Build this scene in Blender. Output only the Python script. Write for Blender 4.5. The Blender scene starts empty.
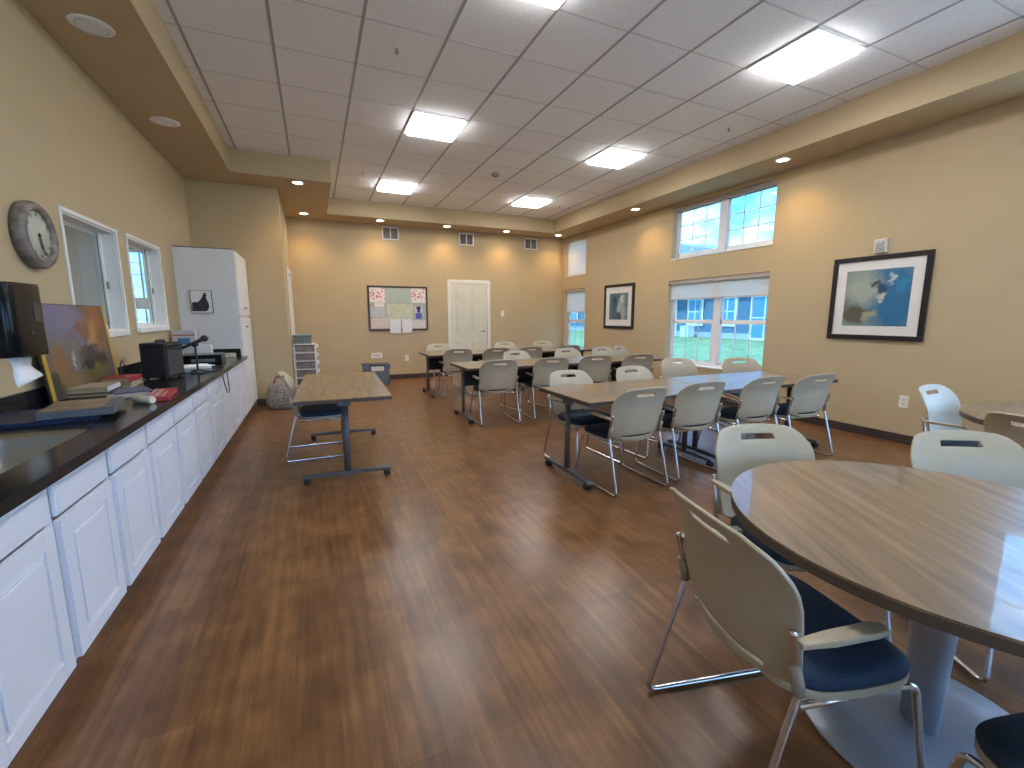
import bpy, bmesh, math, random
from mathutils import Vector, Matrix
random.seed(7)
PI = math.pi
C = bpy.context.scene.collection
scn = bpy.context.scene

# ------------------------------------------------------------------ camera
EYE = 1.319
YAW, PITCH, ROLL, FPX = 0.417, -0.153, -0.001, 442.1
cy_, sy_, cp_, sp_ = math.cos(YAW), math.sin(YAW), math.cos(PITCH), math.sin(PITCH)
fw = Vector((sy_*cp_, cy_*cp_, sp_)); rt = Vector((cy_, -sy_, 0)); up = rt.cross(fw)
r2 = rt*math.cos(ROLL) + up*math.sin(ROLL); u2 = -rt*math.sin(ROLL) + up*math.cos(ROLL)
cam = bpy.data.cameras.new('camera'); camo = bpy.data.objects.new('camera', cam); C.objects.link(camo)
cam.sensor_width = 36; cam.lens = FPX*36/1024; cam.clip_start = .02; cam.clip_end = 400
m3 = Matrix((r2, u2, -fw)).transposed()
camo.matrix_world = Matrix.Translation((0, 0, EYE)) @ m3.to_4x4()
scn.camera = camo
# ------------------------------------------------------------------ colour management
scn.view_settings.view_transform = 'Standard'; scn.view_settings.look = 'None'
scn.view_settings.gamma = 1; scn.view_settings.use_curve_mapping = False
scn.view_settings.exposure = 1.19
# ------------------------------------------------------------------ light levels
SKY_STRENGTH = 4.6
SUN_STRENGTH = 5.5
PANEL_EMIT = 11.0
PANEL_AREA_W = 2.0
SPOT_W = 15.5
# ------------------------------------------------------------------ world: blue sky with white clouds
w = bpy.data.worlds.new('sky'); scn.world = w; w.use_nodes = True
nt = w.node_tree; nt.nodes.clear()
def N(t, **k):
    n = nt.nodes.new(t)
    for a, b in k.items(): setattr(n, a, b)
    return n
tc = N('ShaderNodeTexCoord'); mp = N('ShaderNodeMapping'); mp.inputs['Scale'].default_value = (3.2, 3.2, 5.5)
nz = N('ShaderNodeTexNoise'); nz.inputs['Scale'].default_value = 2.1; nz.inputs['Detail'].default_value = 7; nz.inputs['Roughness'].default_value = .55
cr = N('ShaderNodeValToRGB'); cr.color_ramp.elements[0].position = .46; cr.color_ramp.elements[0].color = (.13, .38, .80, 1)
cr.color_ramp.elements[1].position = .70; cr.color_ramp.elements[1].color = (.78, .88, .95, 1)
bg = N('ShaderNodeBackground'); bg.inputs['Strength'].default_value = SKY_STRENGTH; wo = N('ShaderNodeOutputWorld')
for a, b in ((tc.outputs['Generated'], mp.inputs[0]), (mp.outputs[0], nz.inputs['Vector']), (nz.outputs['Fac'], cr.inputs[0]), (cr.outputs[0], bg.inputs[0]), (bg.outputs[0], wo.inputs[0])):
    nt.links.new(a, b)
sun = bpy.data.lights.new('sun', 'SUN'); sun.energy = SUN_STRENGTH; sun.angle = .02; sun.color = (1, .95, .86)
suno = bpy.data.objects.new('sun', sun); C.objects.link(suno); suno.rotation_euler = (math.radians(20), math.radians(-42), 0)

# ------------------------------------------------------------------ helpers: materials
MATS = {}
def mat(name, col, rough=.5, metal=0, spec=.5, emit=0, noise=0, nscale=8, bump=0, coat=0, trans=0, alpha=1):
    if name in MATS: return MATS[name]
    m = bpy.data.materials.new(name); m.use_nodes = True; b = m.node_tree.nodes['Principled BSDF']
    b.inputs['Base Color'].default_value = (*col, 1); b.inputs['Roughness'].default_value = rough
    b.inputs['Metallic'].default_value = metal; b.inputs['Specular IOR Level'].default_value = spec
    b.inputs['Coat Weight'].default_value = coat; b.inputs['Coat Roughness'].default_value = .15
    if trans: b.inputs['Transmission Weight'].default_value = trans
    if alpha < 1: b.inputs['Alpha'].default_value = alpha
    if emit: b.inputs['Emission Color'].default_value = (*col, 1); b.inputs['Emission Strength'].default_value = emit
    n, l = m.node_tree.nodes, m.node_tree.links
    tx = n.new('ShaderNodeTexCoord'); no = n.new('ShaderNodeTexNoise'); no.inputs['Scale'].default_value = nscale; no.inputs['Detail'].default_value = 5
    l.new(tx.outputs['Object'], no.inputs['Vector'])
    if noise:
        r = n.new('ShaderNodeValToRGB'); r.color_ramp.elements[0].position = .3; r.color_ramp.elements[1].position = .7
        r.color_ramp.elements[0].color = tuple(max(0, c*(1-noise)) for c in col)+(1,); r.color_ramp.elements[1].color = tuple(min(1, c*(1+noise)) for c in col)+(1,)
        l.new(no.outputs['Fac'], r.inputs[0]); l.new(r.outputs[0], b.inputs['Base Color'])
    if bump:
        bp = n.new('ShaderNodeBump'); bp.inputs['Strength'].default_value = bump; bp.inputs['Distance'].default_value = .01
        l.new(no.outputs['Fac'], bp.inputs['Height']); l.new(bp.outputs[0], b.inputs['Normal'])
    MATS[name] = m; return m
def ramp_mat(name, stops, scale=4, rough=.6, stretch=(1, 1, 1), detail=6, distort=0, kind='noise', coat=0, spec=.5):
    m = bpy.data.materials.new(name); m.use_nodes = True; n, l = m.node_tree.nodes, m.node_tree.links; b = n['Principled BSDF']
    b.inputs['Roughness'].default_value = rough; b.inputs['Coat Weight'].default_value = coat; b.inputs['Specular IOR Level'].default_value = spec
    tx = n.new('ShaderNodeTexCoord'); mp = n.new('ShaderNodeMapping'); mp.inputs['Scale'].default_value = stretch
    l.new(tx.outputs['Object'], mp.inputs[0])
    if kind == 'noise':
        t = n.new('ShaderNodeTexNoise'); t.inputs['Detail'].default_value = detail; t.inputs['Distortion'].default_value = distort; o = t.outputs['Fac']
    elif kind == 'voronoi':
        t = n.new('ShaderNodeTexVoronoi'); o = t.outputs['Distance']
    else:
        t = n.new('ShaderNodeTexWave'); t.inputs['Distortion'].default_value = distort; o = t.outputs['Fac']
    t.inputs['Scale'].default_value = scale; l.new(mp.outputs[0], t.inputs['Vector'])
    r = n.new('ShaderNodeValToRGB'); e = r.color_ramp.elements
    e[0].position, e[0].color = stops[0][0], (*stops[0][1], 1); e[1].position, e[1].color = stops[-1][0], (*stops[-1][1], 1)
    for p, c in stops[1:-1]:
        x = e.new(p); x.color = (*c, 1)
    l.new(o, r.inputs[0]); l.new(r.outputs[0], b.inputs['Base Color'])
    MATS[name] = m; return m

WALL = mat('beige wall paint', (.50, .380, .222), .75, noise=.025, nscale=3)
WALL_G = mat('grey corridor paint', (.50, .49, .49), .8, noise=.03, nscale=3)
TILE = mat('ceiling tile', (.88, .85, .83), .95, noise=.05, nscale=60)
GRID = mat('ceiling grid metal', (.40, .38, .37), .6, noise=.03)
BASEB = mat('dark brown vinyl base', (.055, .035, .03), .5, noise=.1)
WHITE = mat('white paint with daylight blue', (.70, .71, .77), .38, noise=.015, nscale=5)  # cool daylight cast put into the white base colour
PANTRY = mat('warm white pantry paint', (.70, .68, .65), .45, noise=.015, nscale=5)
TRIM = mat('white trim paint', (.78, .76, .72), .45, noise=.02, nscale=5)
DOORM = mat('cream door paint', (.66, .62, .49), .5, noise=.02, nscale=5)
VINYL = mat('white window vinyl', (.78, .78, .78), .4, noise=.02)
CREAM = mat('cream chair plastic', (.415, .352, .252), .42, noise=.03, nscale=14, spec=.5)
NAVY = mat('navy blue upholstery', (.008, .028, .065), .72, noise=.25, nscale=90, bump=.25)
CHROME = mat('chrome rod', (.72, .72, .74), .16, metal=1, noise=.02)
STEEL = mat('grey powder coated steel', (.105, .105, .115), .42, metal=.3, noise=.05)
SILVER = mat('silver grey painted steel', (.34, .37, .43), .33, metal=.35, noise=.04)
BLACK = mat('black plastic', (.012, .012, .013), .42, noise=.2)
GLOSSB = mat('glossy black plastic', (.006, .006, .007), .18, noise=.2, spec=.22)
STAINL = mat('brushed stainless steel', (.34, .33, .31), .36, metal=1, noise=.06)
PAPER = mat('white paper', (.80, .79, .78), .8, noise=.02)
LIGHTP = mat('frosted light diffuser', (.95, .97, 1), .5, emit=PANEL_EMIT)
LAMPG = mat('glowing downlight lens', (1, .80, .52), .5, emit=14)
WFRAME = mat('white enamelled metal', (.8, .79, .77), .4, noise=.02)
GLASS = bpy.data.materials.new('window glass'); GLASS.use_nodes = True
_n, _l = GLASS.node_tree.nodes, GLASS.node_tree.links; _n.clear()
_o = _n.new('ShaderNodeOutputMaterial'); _m = _n.new('ShaderNodeMixShader'); _t = _n.new('ShaderNodeBsdfTransparent'); _g = _n.new('ShaderNodeBsdfGlossy')
_g.inputs['Roughness'].default_value = .01; _t.inputs['Color'].default_value = (.93, .97, .98, 1); _lw = _n.new('ShaderNodeLayerWeight'); _lw.inputs['Blend'].default_value = .5; _pw = _n.new('ShaderNodeMath'); _pw.operation = 'POWER'; _pw.inputs[1].default_value = 5; _f = _n.new('ShaderNodeMath'); _f.operation = 'MULTIPLY_ADD'; _f.inputs[1].default_value = .5; _f.inputs[2].default_value = .03
_l.new(_lw.outputs['Facing'], _pw.inputs[0]); _l.new(_pw.outputs[0], _f.inputs[0])
_l.new(_f.outputs[0], _m.inputs[0]); _l.new(_t.outputs[0], _m.inputs[1]); _l.new(_g.outputs[0], _m.inputs[2]); _l.new(_m.outputs[0], _o.inputs[0])
TINT = GLASS.copy(); TINT.name = 'tinted window glass'
for _q in TINT.node_tree.nodes:
    if _q.type == 'BSDF_TRANSPARENT': _q.inputs['Color'].default_value = (.44, .58, .65, 1)  # tint added to dim the view outdoors under the strong sky
SHADE = bpy.data.materials.new('translucent roller shade fabric'); SHADE.use_nodes = True
_n, _l = SHADE.node_tree.nodes, SHADE.node_tree.links; _n.clear()
_o = _n.new('ShaderNodeOutputMaterial'); _m = _n.new('ShaderNodeMixShader'); _m.inputs[0].default_value = .52
_d = _n.new('ShaderNodeBsdfDiffuse'); _t = _n.new('ShaderNodeBsdfTranslucent'); _w = _n.new('ShaderNodeTexNoise'); _w.inputs['Scale'].default_value = 120
_r = _n.new('ShaderNodeValToRGB'); _r.color_ramp.elements[0].color = (.80, .76, .72, 1); _r.color_ramp.elements[1].color = (.9, .88, .84, 1)
_l.new(_w.outputs[0], _r.inputs[0]); _l.new(_r.outputs[0], _d.inputs[0]); _l.new(_r.outputs[0], _t.inputs[0])
_l.new(_d.outputs[0], _m.inputs[1]); _l.new(_t.outputs[0], _m.inputs[2]); _l.new(_m.outputs[0], _o.inputs[0])

# wood laminate of the tables
WOOD = ramp_mat('walnut wood laminate', [(.3, (.130, .082, .045)), (.5, (.198, .130, .076)), (.7, (.270, .182, .110))], 3.2, .30, (.7, 9, 1), 7, .2, coat=.5)
WOODEDGE = mat('dark laminate edge band', (.065, .042, .03), .5, noise=.15)
GRANITE = ramp_mat('black granite', [(.3, (.008, .009, .010)), (.62, (.018, .019, .020)), (.75, (.05, .05, .05))], 160, .16, (1, 1, 1), 3, 0, spec=.35)
# floor planks
FLOOR = bpy.data.materials.new('brown wood plank vinyl'); FLOOR.use_nodes = True
n, l = FLOOR.node_tree.nodes, FLOOR.node_tree.links; b = n['Principled BSDF']
tx = n.new('ShaderNodeTexCoord'); mp = n.new('ShaderNodeMapping'); mp.inputs['Rotation'].default_value = (0, 0, PI/2)
l.new(tx.outputs['Object'], mp.inputs[0])
br = n.new('ShaderNodeTexBrick'); br.offset = .37; br.inputs['Scale'].default_value = 1; br.inputs['Brick Width'].default_value = 1.15; br.inputs['Row Height'].default_value = .145
br.inputs['Mortar Size'].default_value = .0012; br.inputs['Mortar Smooth'].default_value = .3
br.inputs['Color1'].default_value = (.34, .34, .34, 1); br.inputs['Color2'].default_value = (.66, .66, .66, 1); br.inputs['Mortar'].default_value = (.1, .1, .1, 1)
l.new(mp.outputs[0], br.inputs['Vector'])
mp2 = n.new('ShaderNodeMapping'); mp2.inputs['Scale'].default_value = (14, .9, 1); l.new(tx.outputs['Object'], mp2.inputs[0])
g1 = n.new('ShaderNodeTexNoise'); g1.inputs['Scale'].default_value = 2.4; g1.inputs['Detail'].default_value = 5; g1.inputs['Roughness'].default_value = .58; l.new(mp2.outputs[0], g1.inputs['Vector'])
g2 = n.new('ShaderNodeTexNoise'); g2.inputs['Scale'].default_value = 5.5; g2.inputs['Detail'].default_value = 4; l.new(tx.outputs['Object'], g2.inputs['Vector'])
ma = n.new('ShaderNodeMixRGB'); ma.inputs[0].default_value = .62; l.new(br.outputs['Color'], ma.inputs[1]); l.new(g1.outputs['Fac'], ma.inputs[2])
mb = n.new('ShaderNodeMixRGB'); mb.inputs[0].default_value = .35; l.new(ma.outputs[0], mb.inputs[1]); l.new(g2.outputs['Fac'], mb.inputs[2])
r = n.new('ShaderNodeValToRGB'); e = r.color_ramp.elements
e[0].position, e[0].color = .3, (.055, .022, .009, 1); e[1].position, e[1].color = .72, (.34, .165, .062, 1)
x = e.new(.5); x.color = (.168, .075, .028, 1)
l.new(mb.outputs[0], r.inputs[0]); l.new(r.outputs[0], b.inputs['Base Color'])
b.inputs['Roughness'].default_value = .30; b.inputs['Specular IOR Level'].default_value = .42

# ------------------------------------------------------------------ helpers: meshes
class MB:
    def __init__(s): s.bm = bmesh.new()
    def _add(s, verts, faces, smooth=False, M=None):
        vs = [s.bm.verts.new(M @ Vector(v) if M else v) for v in verts]
        for f in faces:
            try:
                q = s.bm.faces.new([vs[i] for i in f]); q.smooth = smooth
            except ValueError: pass
        return vs
    def box(s, a, b, bev=0, M=None):
        x0, x1 = sorted((a[0], b[0])); y0, y1 = sorted((a[1], b[1])); z0, z1 = sorted((a[2], b[2]))
        V = [(x0,y0,z0),(x1,y0,z0),(x1,y1,z0),(x0,y1,z0),(x0,y0,z1),(x1,y0,z1),(x1,y1,z1),(x0,y1,z1)]
        F = [(0,3,2,1),(4,5,6,7),(0,1,5,4),(1,2,6,5),(2,3,7,6),(3,0,4,7)]
        vs = s._add(V, F, False, M)
        if bev:
            ed = {e for v in vs for e in v.link_edges}
            bmesh.ops.bevel(s.bm, geom=list(ed), offset=bev, segments=2, affect='EDGES', profile=.5)
        return s
    def prism(s, pts, z0, z1, bev=0, M=None, smooth=False):
        k = len(pts); V = [(x, y, z0) for x, y in pts]+[(x, y, z1) for x, y in pts]
        F = [tuple(reversed(range(k))), tuple(range(k, 2*k))]+[(i, (i+1) % k, k+(i+1) % k, k+i) for i in range(k)]
        vs = s._add(V, F, False, M)
        if smooth:
            for v in vs:
                for f in v.link_faces:
                    if len(f.verts) == 4: f.smooth = True
        if bev:
            ed = {e for v in vs for e in v.link_edges if len(e.link_faces) == 2 and any(len(f.verts) == k for f in e.link_faces)} if k > 4 else {e for v in vs for e in v.link_edges}
            bmesh.ops.bevel(s.bm, geom=list(ed), offset=bev, segments=2, affect='EDGES', profile=.5)
        return s
    def lathe(s, prof, n=24, M=None, smooth=True, ring=False):   # prof: (r, z) list, closed at ends when r=0
        V = []; F = []
        for r_, z in prof:
            for i in range(n): V.append((r_*math.cos(2*PI*i/n), r_*math.sin(2*PI*i/n), z))
        for j in range(len(prof)-1):
            for i in range(n): F.append((j*n+i, j*n+(i+1) % n, (j+1)*n+(i+1) % n, (j+1)*n+i))
        if ring:
            j = len(prof)-1
            for i in range(n): F.append((j*n+i, j*n+(i+1) % n, (i+1) % n, i))
        else:
            F.append(tuple(reversed(range(n)))); F.append(tuple((len(prof)-1)*n+i for i in range(n)))
        vs = s._add(V, F, smooth, M)
        for f in s.bm.faces:
            if len(f.verts) == n and n > 4: f.smooth = False
        return s
    def cyl(s, c, r_, h, n=20, axis='z', M=None):
        R = {'z': Matrix(), 'x': Matrix.Rotation(PI/2, 4, 'Y'), 'y': Matrix.Rotation(-PI/2, 4, 'X')}[axis]
        T = Matrix.Translation(c) @ R; T = M @ T if M else T
        e = min(.003, r_*.15, abs(h)*.2)
        return s.lathe([(r_-e, 0), (r_, e), (r_, h-e), (r_-e, h)], n, T)
    def tube(s, pts, r_, n=8, M=None, round_=0):
        P = [Vector(p) for p in pts]
        if round_:
            Q = [P[0]]
            for i in range(1, len(P)-1):
                a, b_, c = P[i-1], P[i], P[i+1]; d = min(round_, (a-b_).length*.45, (c-b_).length*.45)
                s0 = b_+(a-b_).normalized()*d; s1 = b_+(c-b_).normalized()*d
                for t in (0, .25, .5, .75, 1): Q.append(s0*(1-t)**2+b_*2*t*(1-t)+s1*t*t)
            Q.append(P[-1]); P = Q
        V = []; F = []; nrm = None
        for i, p in enumerate(P):
            t = (P[min(i+1, len(P)-1)]-P[max(i-1, 0)]).normalized()
            if nrm is None: nrm = t.orthogonal().normalized()
            nrm = (nrm - t*nrm.dot(t)).normalized(); bn = t.cross(nrm)
            for k in range(n):
                a = 2*PI*k/n; V.append(tuple(p+nrm*r_*math.cos(a)+bn*r_*math.sin(a)))
        for i in range(len(P)-1):
            for k in range(n): F.append((i*n+k, i*n+(k+1) % n, (i+1)*n+(k+1) % n, (i+1)*n+k))
        F.append(tuple(reversed(range(n)))); F.append(tuple((len(P)-1)*n+k for k in range(n)))
        s._add(V, F, True, M); return s
    def quad(s, pts, M=None): s._add(pts, [tuple(range(len(pts)))], False, M); return s
    def build(s, name, m, parent=None, loc=None, rotz=0):
        bmesh.ops.recalc_face_normals(s.bm, faces=s.bm.faces[:])
        me = bpy.data.meshes.new(name); s.bm.to_mesh(me); s.bm.free()
        me.materials.append(m); o = bpy.data.objects.new(name, me); C.objects.link(o)
        if parent: o.parent = parent
        if loc: o.location = loc
        if rotz: o.rotation_euler = (0, 0, rotz)
        return o
def tag(o, label, cat, group=None):
    o['label'] = label; o['category'] = cat
    if group: o['group'] = group
    return o
def thing(name, label, cat, loc=(0, 0, 0), rotz=0, group=None):
    o = bpy.data.objects.new(name, None); o.empty_display_size = .05; C.objects.link(o); o.location = loc; o.rotation_euler = (0, 0, rotz)
    return tag(o, label, cat, group)
def struct(o): o['kind'] = 'structure'; return o
def copy_tree(o, parent=None):
    c = o.copy(); C.objects.link(c)
    if parent: c.parent = parent
    for ch in list(o.children): copy_tree(ch, c)
    return c
def panel_with_holes(u0, u1, z0, z1, holes):
    us = sorted({u0, u1, *[h[0] for h in holes], *[h[1] for h in holes]}); zs = sorted({z0, z1, *[h[2] for h in holes], *[h[3] for h in holes]})
    out = []
    for i in range(len(us)-1):
        run = None
        for j in range(len(zs)-1):
            cu, cz = (us[i]+us[i+1])/2, (zs[j]+zs[j+1])/2
            inside = any(h[0] < cu < h[1] and h[2] < cz < h[3] for h in holes)
            if not inside:
                if run and run[3] == zs[j]: run[3] = zs[j+1]
                else:
                    run = [us[i], us[i+1], zs[j], zs[j+1]]; out.append(run)
    return out

# ------------------------------------------------------------------ room shell
CEIL, SOF = 3.411, 3.127
LX, RX, BY, FY = -1.455, 5.534, 9.487, -2.6
JY, PX = 7.45, -.36           # jutting wall and passage wall
SLX, SRX, SBY = -.857, 4.955, 8.91
WT = .16
struct(MB().box((LX-2.4, FY-.2, -.12), (RX+WT, BY+WT, 0)).build('floor', FLOOR))
# ceiling tiles: slab with opening of the raised field, and the dropped soffit round it
struct(MB().box((SLX-.02, FY-.1, CEIL), (SRX+.02, SBY+.02, CEIL+.12)).build('ceiling', TILE))
sf = MB()
T = CEIL+.12
sf.box((LX-.15, FY-.1, SOF), (SLX, BY+.1, T)); sf.box((SRX, FY-.1, SOF), (RX+.15, BY+.1, T))
sf.box((SLX, SBY, SOF), (SRX, BY+.1, T)); sf.box((SLX, 6.87, SOF), (.33, SBY, T))
struct(sf.build('trim_1', WALL))
# T-bar grid
gx = [-.767+.61*i for i in range(-1, 10)]; gy = [3.62+.63*j for j in range(-10, 9)]
tb = MB()
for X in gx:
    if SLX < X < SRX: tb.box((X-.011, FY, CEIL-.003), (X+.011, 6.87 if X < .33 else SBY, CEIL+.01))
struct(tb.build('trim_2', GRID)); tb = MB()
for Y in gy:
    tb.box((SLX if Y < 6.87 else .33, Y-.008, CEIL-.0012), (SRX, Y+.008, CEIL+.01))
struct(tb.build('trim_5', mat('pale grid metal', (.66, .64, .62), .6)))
# wall right with window holes
BIGLO = (4.09, 5.93, .53, 1.895); BIGUP = (4.09, 5.90, 2.25, 3.06); SMLO = (8.48, 9.35, .50, 1.93); SMUP = (8.48, 9.34, 2.233, 3.06)
NRLO = (-.25, 1.58, .20, 1.895); NRUP = (-.25, 1.70, 1.97, 3.08); ADDED_LO = (-2.4, -.45, .20, 1.895); ADDED_UP = (-2.4, -.45, 1.97, 3.08)  # last pair unseen, added for more daylight; near pair inferred from table reflection
WINS = [BIGLO, BIGUP, SMLO, SMUP, NRLO, NRUP, ADDED_LO, ADDED_UP]
wr = MB()
for u0, u1, z0, z1 in panel_with_holes(FY-.2, BY+WT, 0, CEIL, WINS): wr.box((RX, u0, z0), (RX+WT, u1, z1))
struct(wr.build('wall_right', WALL))
struct(MB().box((PX-.12, BY, 0), (RX, BY+WT, CEIL)).build('wall_back', WALL))
LWIN = [(3.91, 4.775, 1.205, 1.995), (5.02, 5.905, 1.215, 2.01)]
wl = MB()
for u0, u1, z0, z1 in panel_with_holes(FY-.2, JY+.12, 0, CEIL, LWIN): wl.box((LX-.13, u0, z0), (LX, u1, z1))
struct(wl.build('wall_left', WALL))
struct(MB().box((LX, JY, 0), (PX, JY+.12, CEIL)).build('wall_alcove', WALL))
struct(MB().box((PX-.12, JY+.12, 0), (PX, 8.42, CEIL)).box((PX-.12, 9.2, 0), (PX, BY, CEIL)).box((PX-.12, 8.42, 2.05), (PX, 9.2, CEIL)).build('wall_passage', WALL))
ADDED_FWIN = [(-.9, .95, .53, 2.3), (1.75, 3.6, .53, 2.3)]  # unseen windows behind the camera, added to let in extra daylight
wf_ = MB()
for u0, u1, z0, z1 in panel_with_holes(LX-2.4, RX, 0, CEIL, ADDED_FWIN): wf_.box((u0, FY-.2, z0), (u1, FY, z1))
struct(wf_.build('wall_front', WALL))
for i_, (u0, u1, z0, z1) in enumerate(ADDED_FWIN):
    f_ = MB(); um = (u0+u1)/2
    for a_, b_ in ((u0, um), (um, u1)):
        f_.box((a_, FY-.14, z0), (a_+.06, FY-.08, z1)).box((b_-.06, FY-.14, z0), (b_, FY-.08, z1)).box((a_, FY-.14, z0), (b_, FY-.08, z0+.06)).box((a_, FY-.14, z1-.06), (b_, FY-.08, z1)).box((a_, FY-.14, 1.4), (b_, FY-.08, 1.46))
    fo_ = struct(f_.build('window_%d' % (10+i_), VINYL)); MB().box((u0+.05, FY-.112, z0+.05), (u1-.05, FY-.108, z1-.05)).build('glass', GLASS, fo_)
# baseboards
struct(MB().box((RX-.014, FY, 0), (RX, BY, .095), .003).build('baseboard_right', BASEB))
struct(MB().box((PX, BY-.014, 0), (2.65, BY, .095), .003).box((3.68, BY-.014, 0), (RX-.014, BY, .095), .003).build('baseboard_back', BASEB))
struct(MB().box((-.85, JY-.014, 0), (PX+.012, JY, .095), .003).box((PX, JY, 0), (PX+.012, 8.38, .095), .003).build('baseboard_passage', BASEB))
# adjoining room seen through the two interior windows
ar = MB()
for u0, u1, z0, z1 in panel_with_holes(-3.855, LX-.13, 0, 2.9, [(-2.45, -1.95, .9, 2.25)]): ar.box((u0, 8.0, z0), (u1, 8.12, z1))
ar.box((-3.855, 2.0, 0), (-3.755, 8.0, 2.9)).box((-3.755, 2.0, 0), (LX-.13, 2.1, 2.9)).box((-3.855, 2.0, 2.9), (LX-.13, 8.12, 3.0))
struct(ar.build('wall_corridor', WALL_G))
fl2 = MB()
fl2.box((-2.45, 8.02, .9), (-2.42, 8.08, 2.25)).box((-1.98, 8.02, .9), (-1.95, 8.08, 2.25)).box((-2.42, 8.02, 1.42), (-1.98, 8.08, 1.58)).box((-2.42, 8.02, .9), (-1.98, 8.08, .94)).box((-2.42, 8.02, 2.21), (-1.98, 8.08, 2.25)).box((-2.215, 8.03, .95), (-2.195, 8.06, 2.2))
for z in (1.1, 1.26, 1.74, 1.9, 2.06): fl2.box((-2.42, 8.035, z), (-1.98, 8.055, z+.01))
w1_ = struct(fl2.build('window_1', VINYL)); MB().box((-2.43, 8.058, .92), (-1.97, 8.061, 2.23)).build('glass', TINT, w1_)
lamp_c = thing('added_corridor_light', 'added square white ceiling light brightening the corridor beyond the left interior window', 'ceiling light', (-2.75, 5.6, 2.88))  # lamp added to brighten the dark corridor
MB().box((-.16, -.16, -.02), (.16, .16, .018), .006).build('frame', WFRAME, lamp_c); MB().box((-.13, -.13, -.026), (.13, .13, -.0205)).build('diffuser', LIGHTP, lamp_c)
Lc = bpy.data.lights.new('lamp', 'AREA'); Lc.energy = 18; Lc.size = .3; Lc.color = (.9, .94, 1); oc = bpy.data.objects.new('lamp', Lc); C.objects.link(oc); oc.parent = lamp_c; oc.location = (0, 0, -.03)

# interior windows (left wall)
def interior_window(i, u0, u1, z0, z1):
    f = MB(); c = .028; X = LX; D = .13; t = .012
    f.box((X, u0-c, z0-c), (X+.012, u0, z1+c), .003).box((X, u1, z0-c), (X+.012, u1+c, z1+c), .003)
    f.box((X, u0, z1), (X+.012, u1, z1+c), .003).box((X-.02, u0, z0-.045), (X+.022, u1, z0), .004)
    f.box((X-D, u0, z0), (X, u0+t, z1)).box((X-D, u1-t, z0), (X, u1, z1)).box((X-D, u0+t, z1-t), (X, u1-t, z1)).box((X-D, u0+t, z0), (X, u1-t, z0+t))
    s_ = .03
    f.box((X-.125, u0+t, z0+t), (X-.10, u0+t+s_, z1-t)).box((X-.125, u1-t-s_-.015, z0+t), (X-.085, u1-t, z1-t)).box((X-.125, u0+t, z1-t-s_), (X-.10, u1-t, z1-t)).box((X-.125, u0+t, z0+t), (X-.10, u1-t, z0+t+s_))
    o = struct(f.build('window_%d' % i, TRIM))
    MB().box((X-.114, u0+.04, z0+.04), (X-.110, u1-.055, z1-.04)).build('glass', GLASS, o)
    MB().box((X-.099, u1-.062, z0+t), (X-.096, u1-.0575, z1-t)).build('gasket', BLACK, o)
    MB().box((X-.085, u1-.035, (z0+z1)/2-.06), (X-.07, u1-.015, (z0+z1)/2), .003).build('latch', STAINL, o)
interior_window(2, *LWIN[0]); interior_window(3, *LWIN[1])

# exterior windows (right wall)
def ext_window(i, W, cols, rows_by_sash, units, rail=None):
    u0, u1, z0, z1 = W; f = MB(); xo = RX+.09; xi = RX+.145; fr = .045
    f.box((xo, u0, z0), (xi, u0+fr, z1)).box((xo, u1-fr, z0), (xi, u1, z1)).box((xo, u0, z1-fr), (xi, u1, z1)).box((xo, u0, z0), (xi, u1, z0+fr))
    f.box((RX-.012, u0-.0, z0-.018), (xo, u1, z0+.004), .003)      # sill board
    spans = []
    if units == 2:
        mid = (u0+u1)/2 - .03; f.box((xo-.01, mid-.06, z0), (xi, mid+.06, z1)); spans = [(u0+fr, mid-.06), (mid+.06, u1-fr)]
    else: spans = [(u0+fr, u1-fr)]
    g = MB()
    for a, b_ in spans:
        s_ = .03
        zz = [(z0+fr, z1-fr)] if rail is None else [(z0+fr, rail), (rail, z1-fr)]
        for k, (p, q) in enumerate(zz):
            x0, x1 = (xo+.008, xo+.03) if k == 0 else (xo+.022, xo+.044)
            f.box((x0, a, p), (x1, a+s_, q)).box((x0, b_-s_, p), (x1, b_, q)).box((x0, a, p), (x1, b_, p+s_)).box((x0, a, q-s_), (x1, b_, q))
            xm = (x0+x1)/2
            for c in range(1, cols):
                y = a+s_+(b_-a-2*s_)*c/cols; f.box((xm-.004, y-.007, p+s_), (xm+.004, y+.007, q-s_))
            for c in range(1, rows_by_sash):
                z = p+s_+(q-p-2*s_)*c/rows_by_sash; f.box((xm-.004, a+s_, z-.007), (xm+.004, b_-s_, z+.007))
            g.box((xm-.002, a+s_, p+s_), (xm+.002, b_-s_, q-s_))
    o = struct(f.build('window_%d' % i, VINYL)); g.build('glass', TINT if i < 8 else GLASS, o)
    return o
ext_window(4, BIGLO, 3, 1, 2, 1.225); ext_window(5, BIGUP, 3, 3, 2); ext_window(6, SMLO, 3, 1, 1, 1.2); ext_window(7, SMUP, 3, 3, 1)
ext_window(8, NRLO, 3, 1, 2, 1.225); ext_window(9, NRUP, 3, 3, 2); ext_window(12, ADDED_LO, 3, 1, 2, 1.225); ext_window(13, ADDED_UP, 3, 3, 2)
def roller_shade(W, drop, label, group=None):
    u0, u1, z0, z1 = W; t = thing('roller_shade', label, 'roller shade', (RX+.045, (u0+u1)/2, z1), 0, group); h = (u1-u0)/2-.008
    MB().box((-.035, -h, -.065), (.03, h, -.004), .006).build('cassette', mat('taupe shade cassette', (.42, .36, .31), .6, noise=.03), t)
    if drop:
        MB().box((-.0015, -h+.015, -drop), (.0015, h-.015, -.055)).build('fabric', SHADE, t)
        MB().box((-.008, -h+.012, -drop-.022), (.008, h-.012, -drop), .004).build('hem_bar', mat('shade hem bar', (.55, .5, .46), .6), t)
    return t
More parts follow.
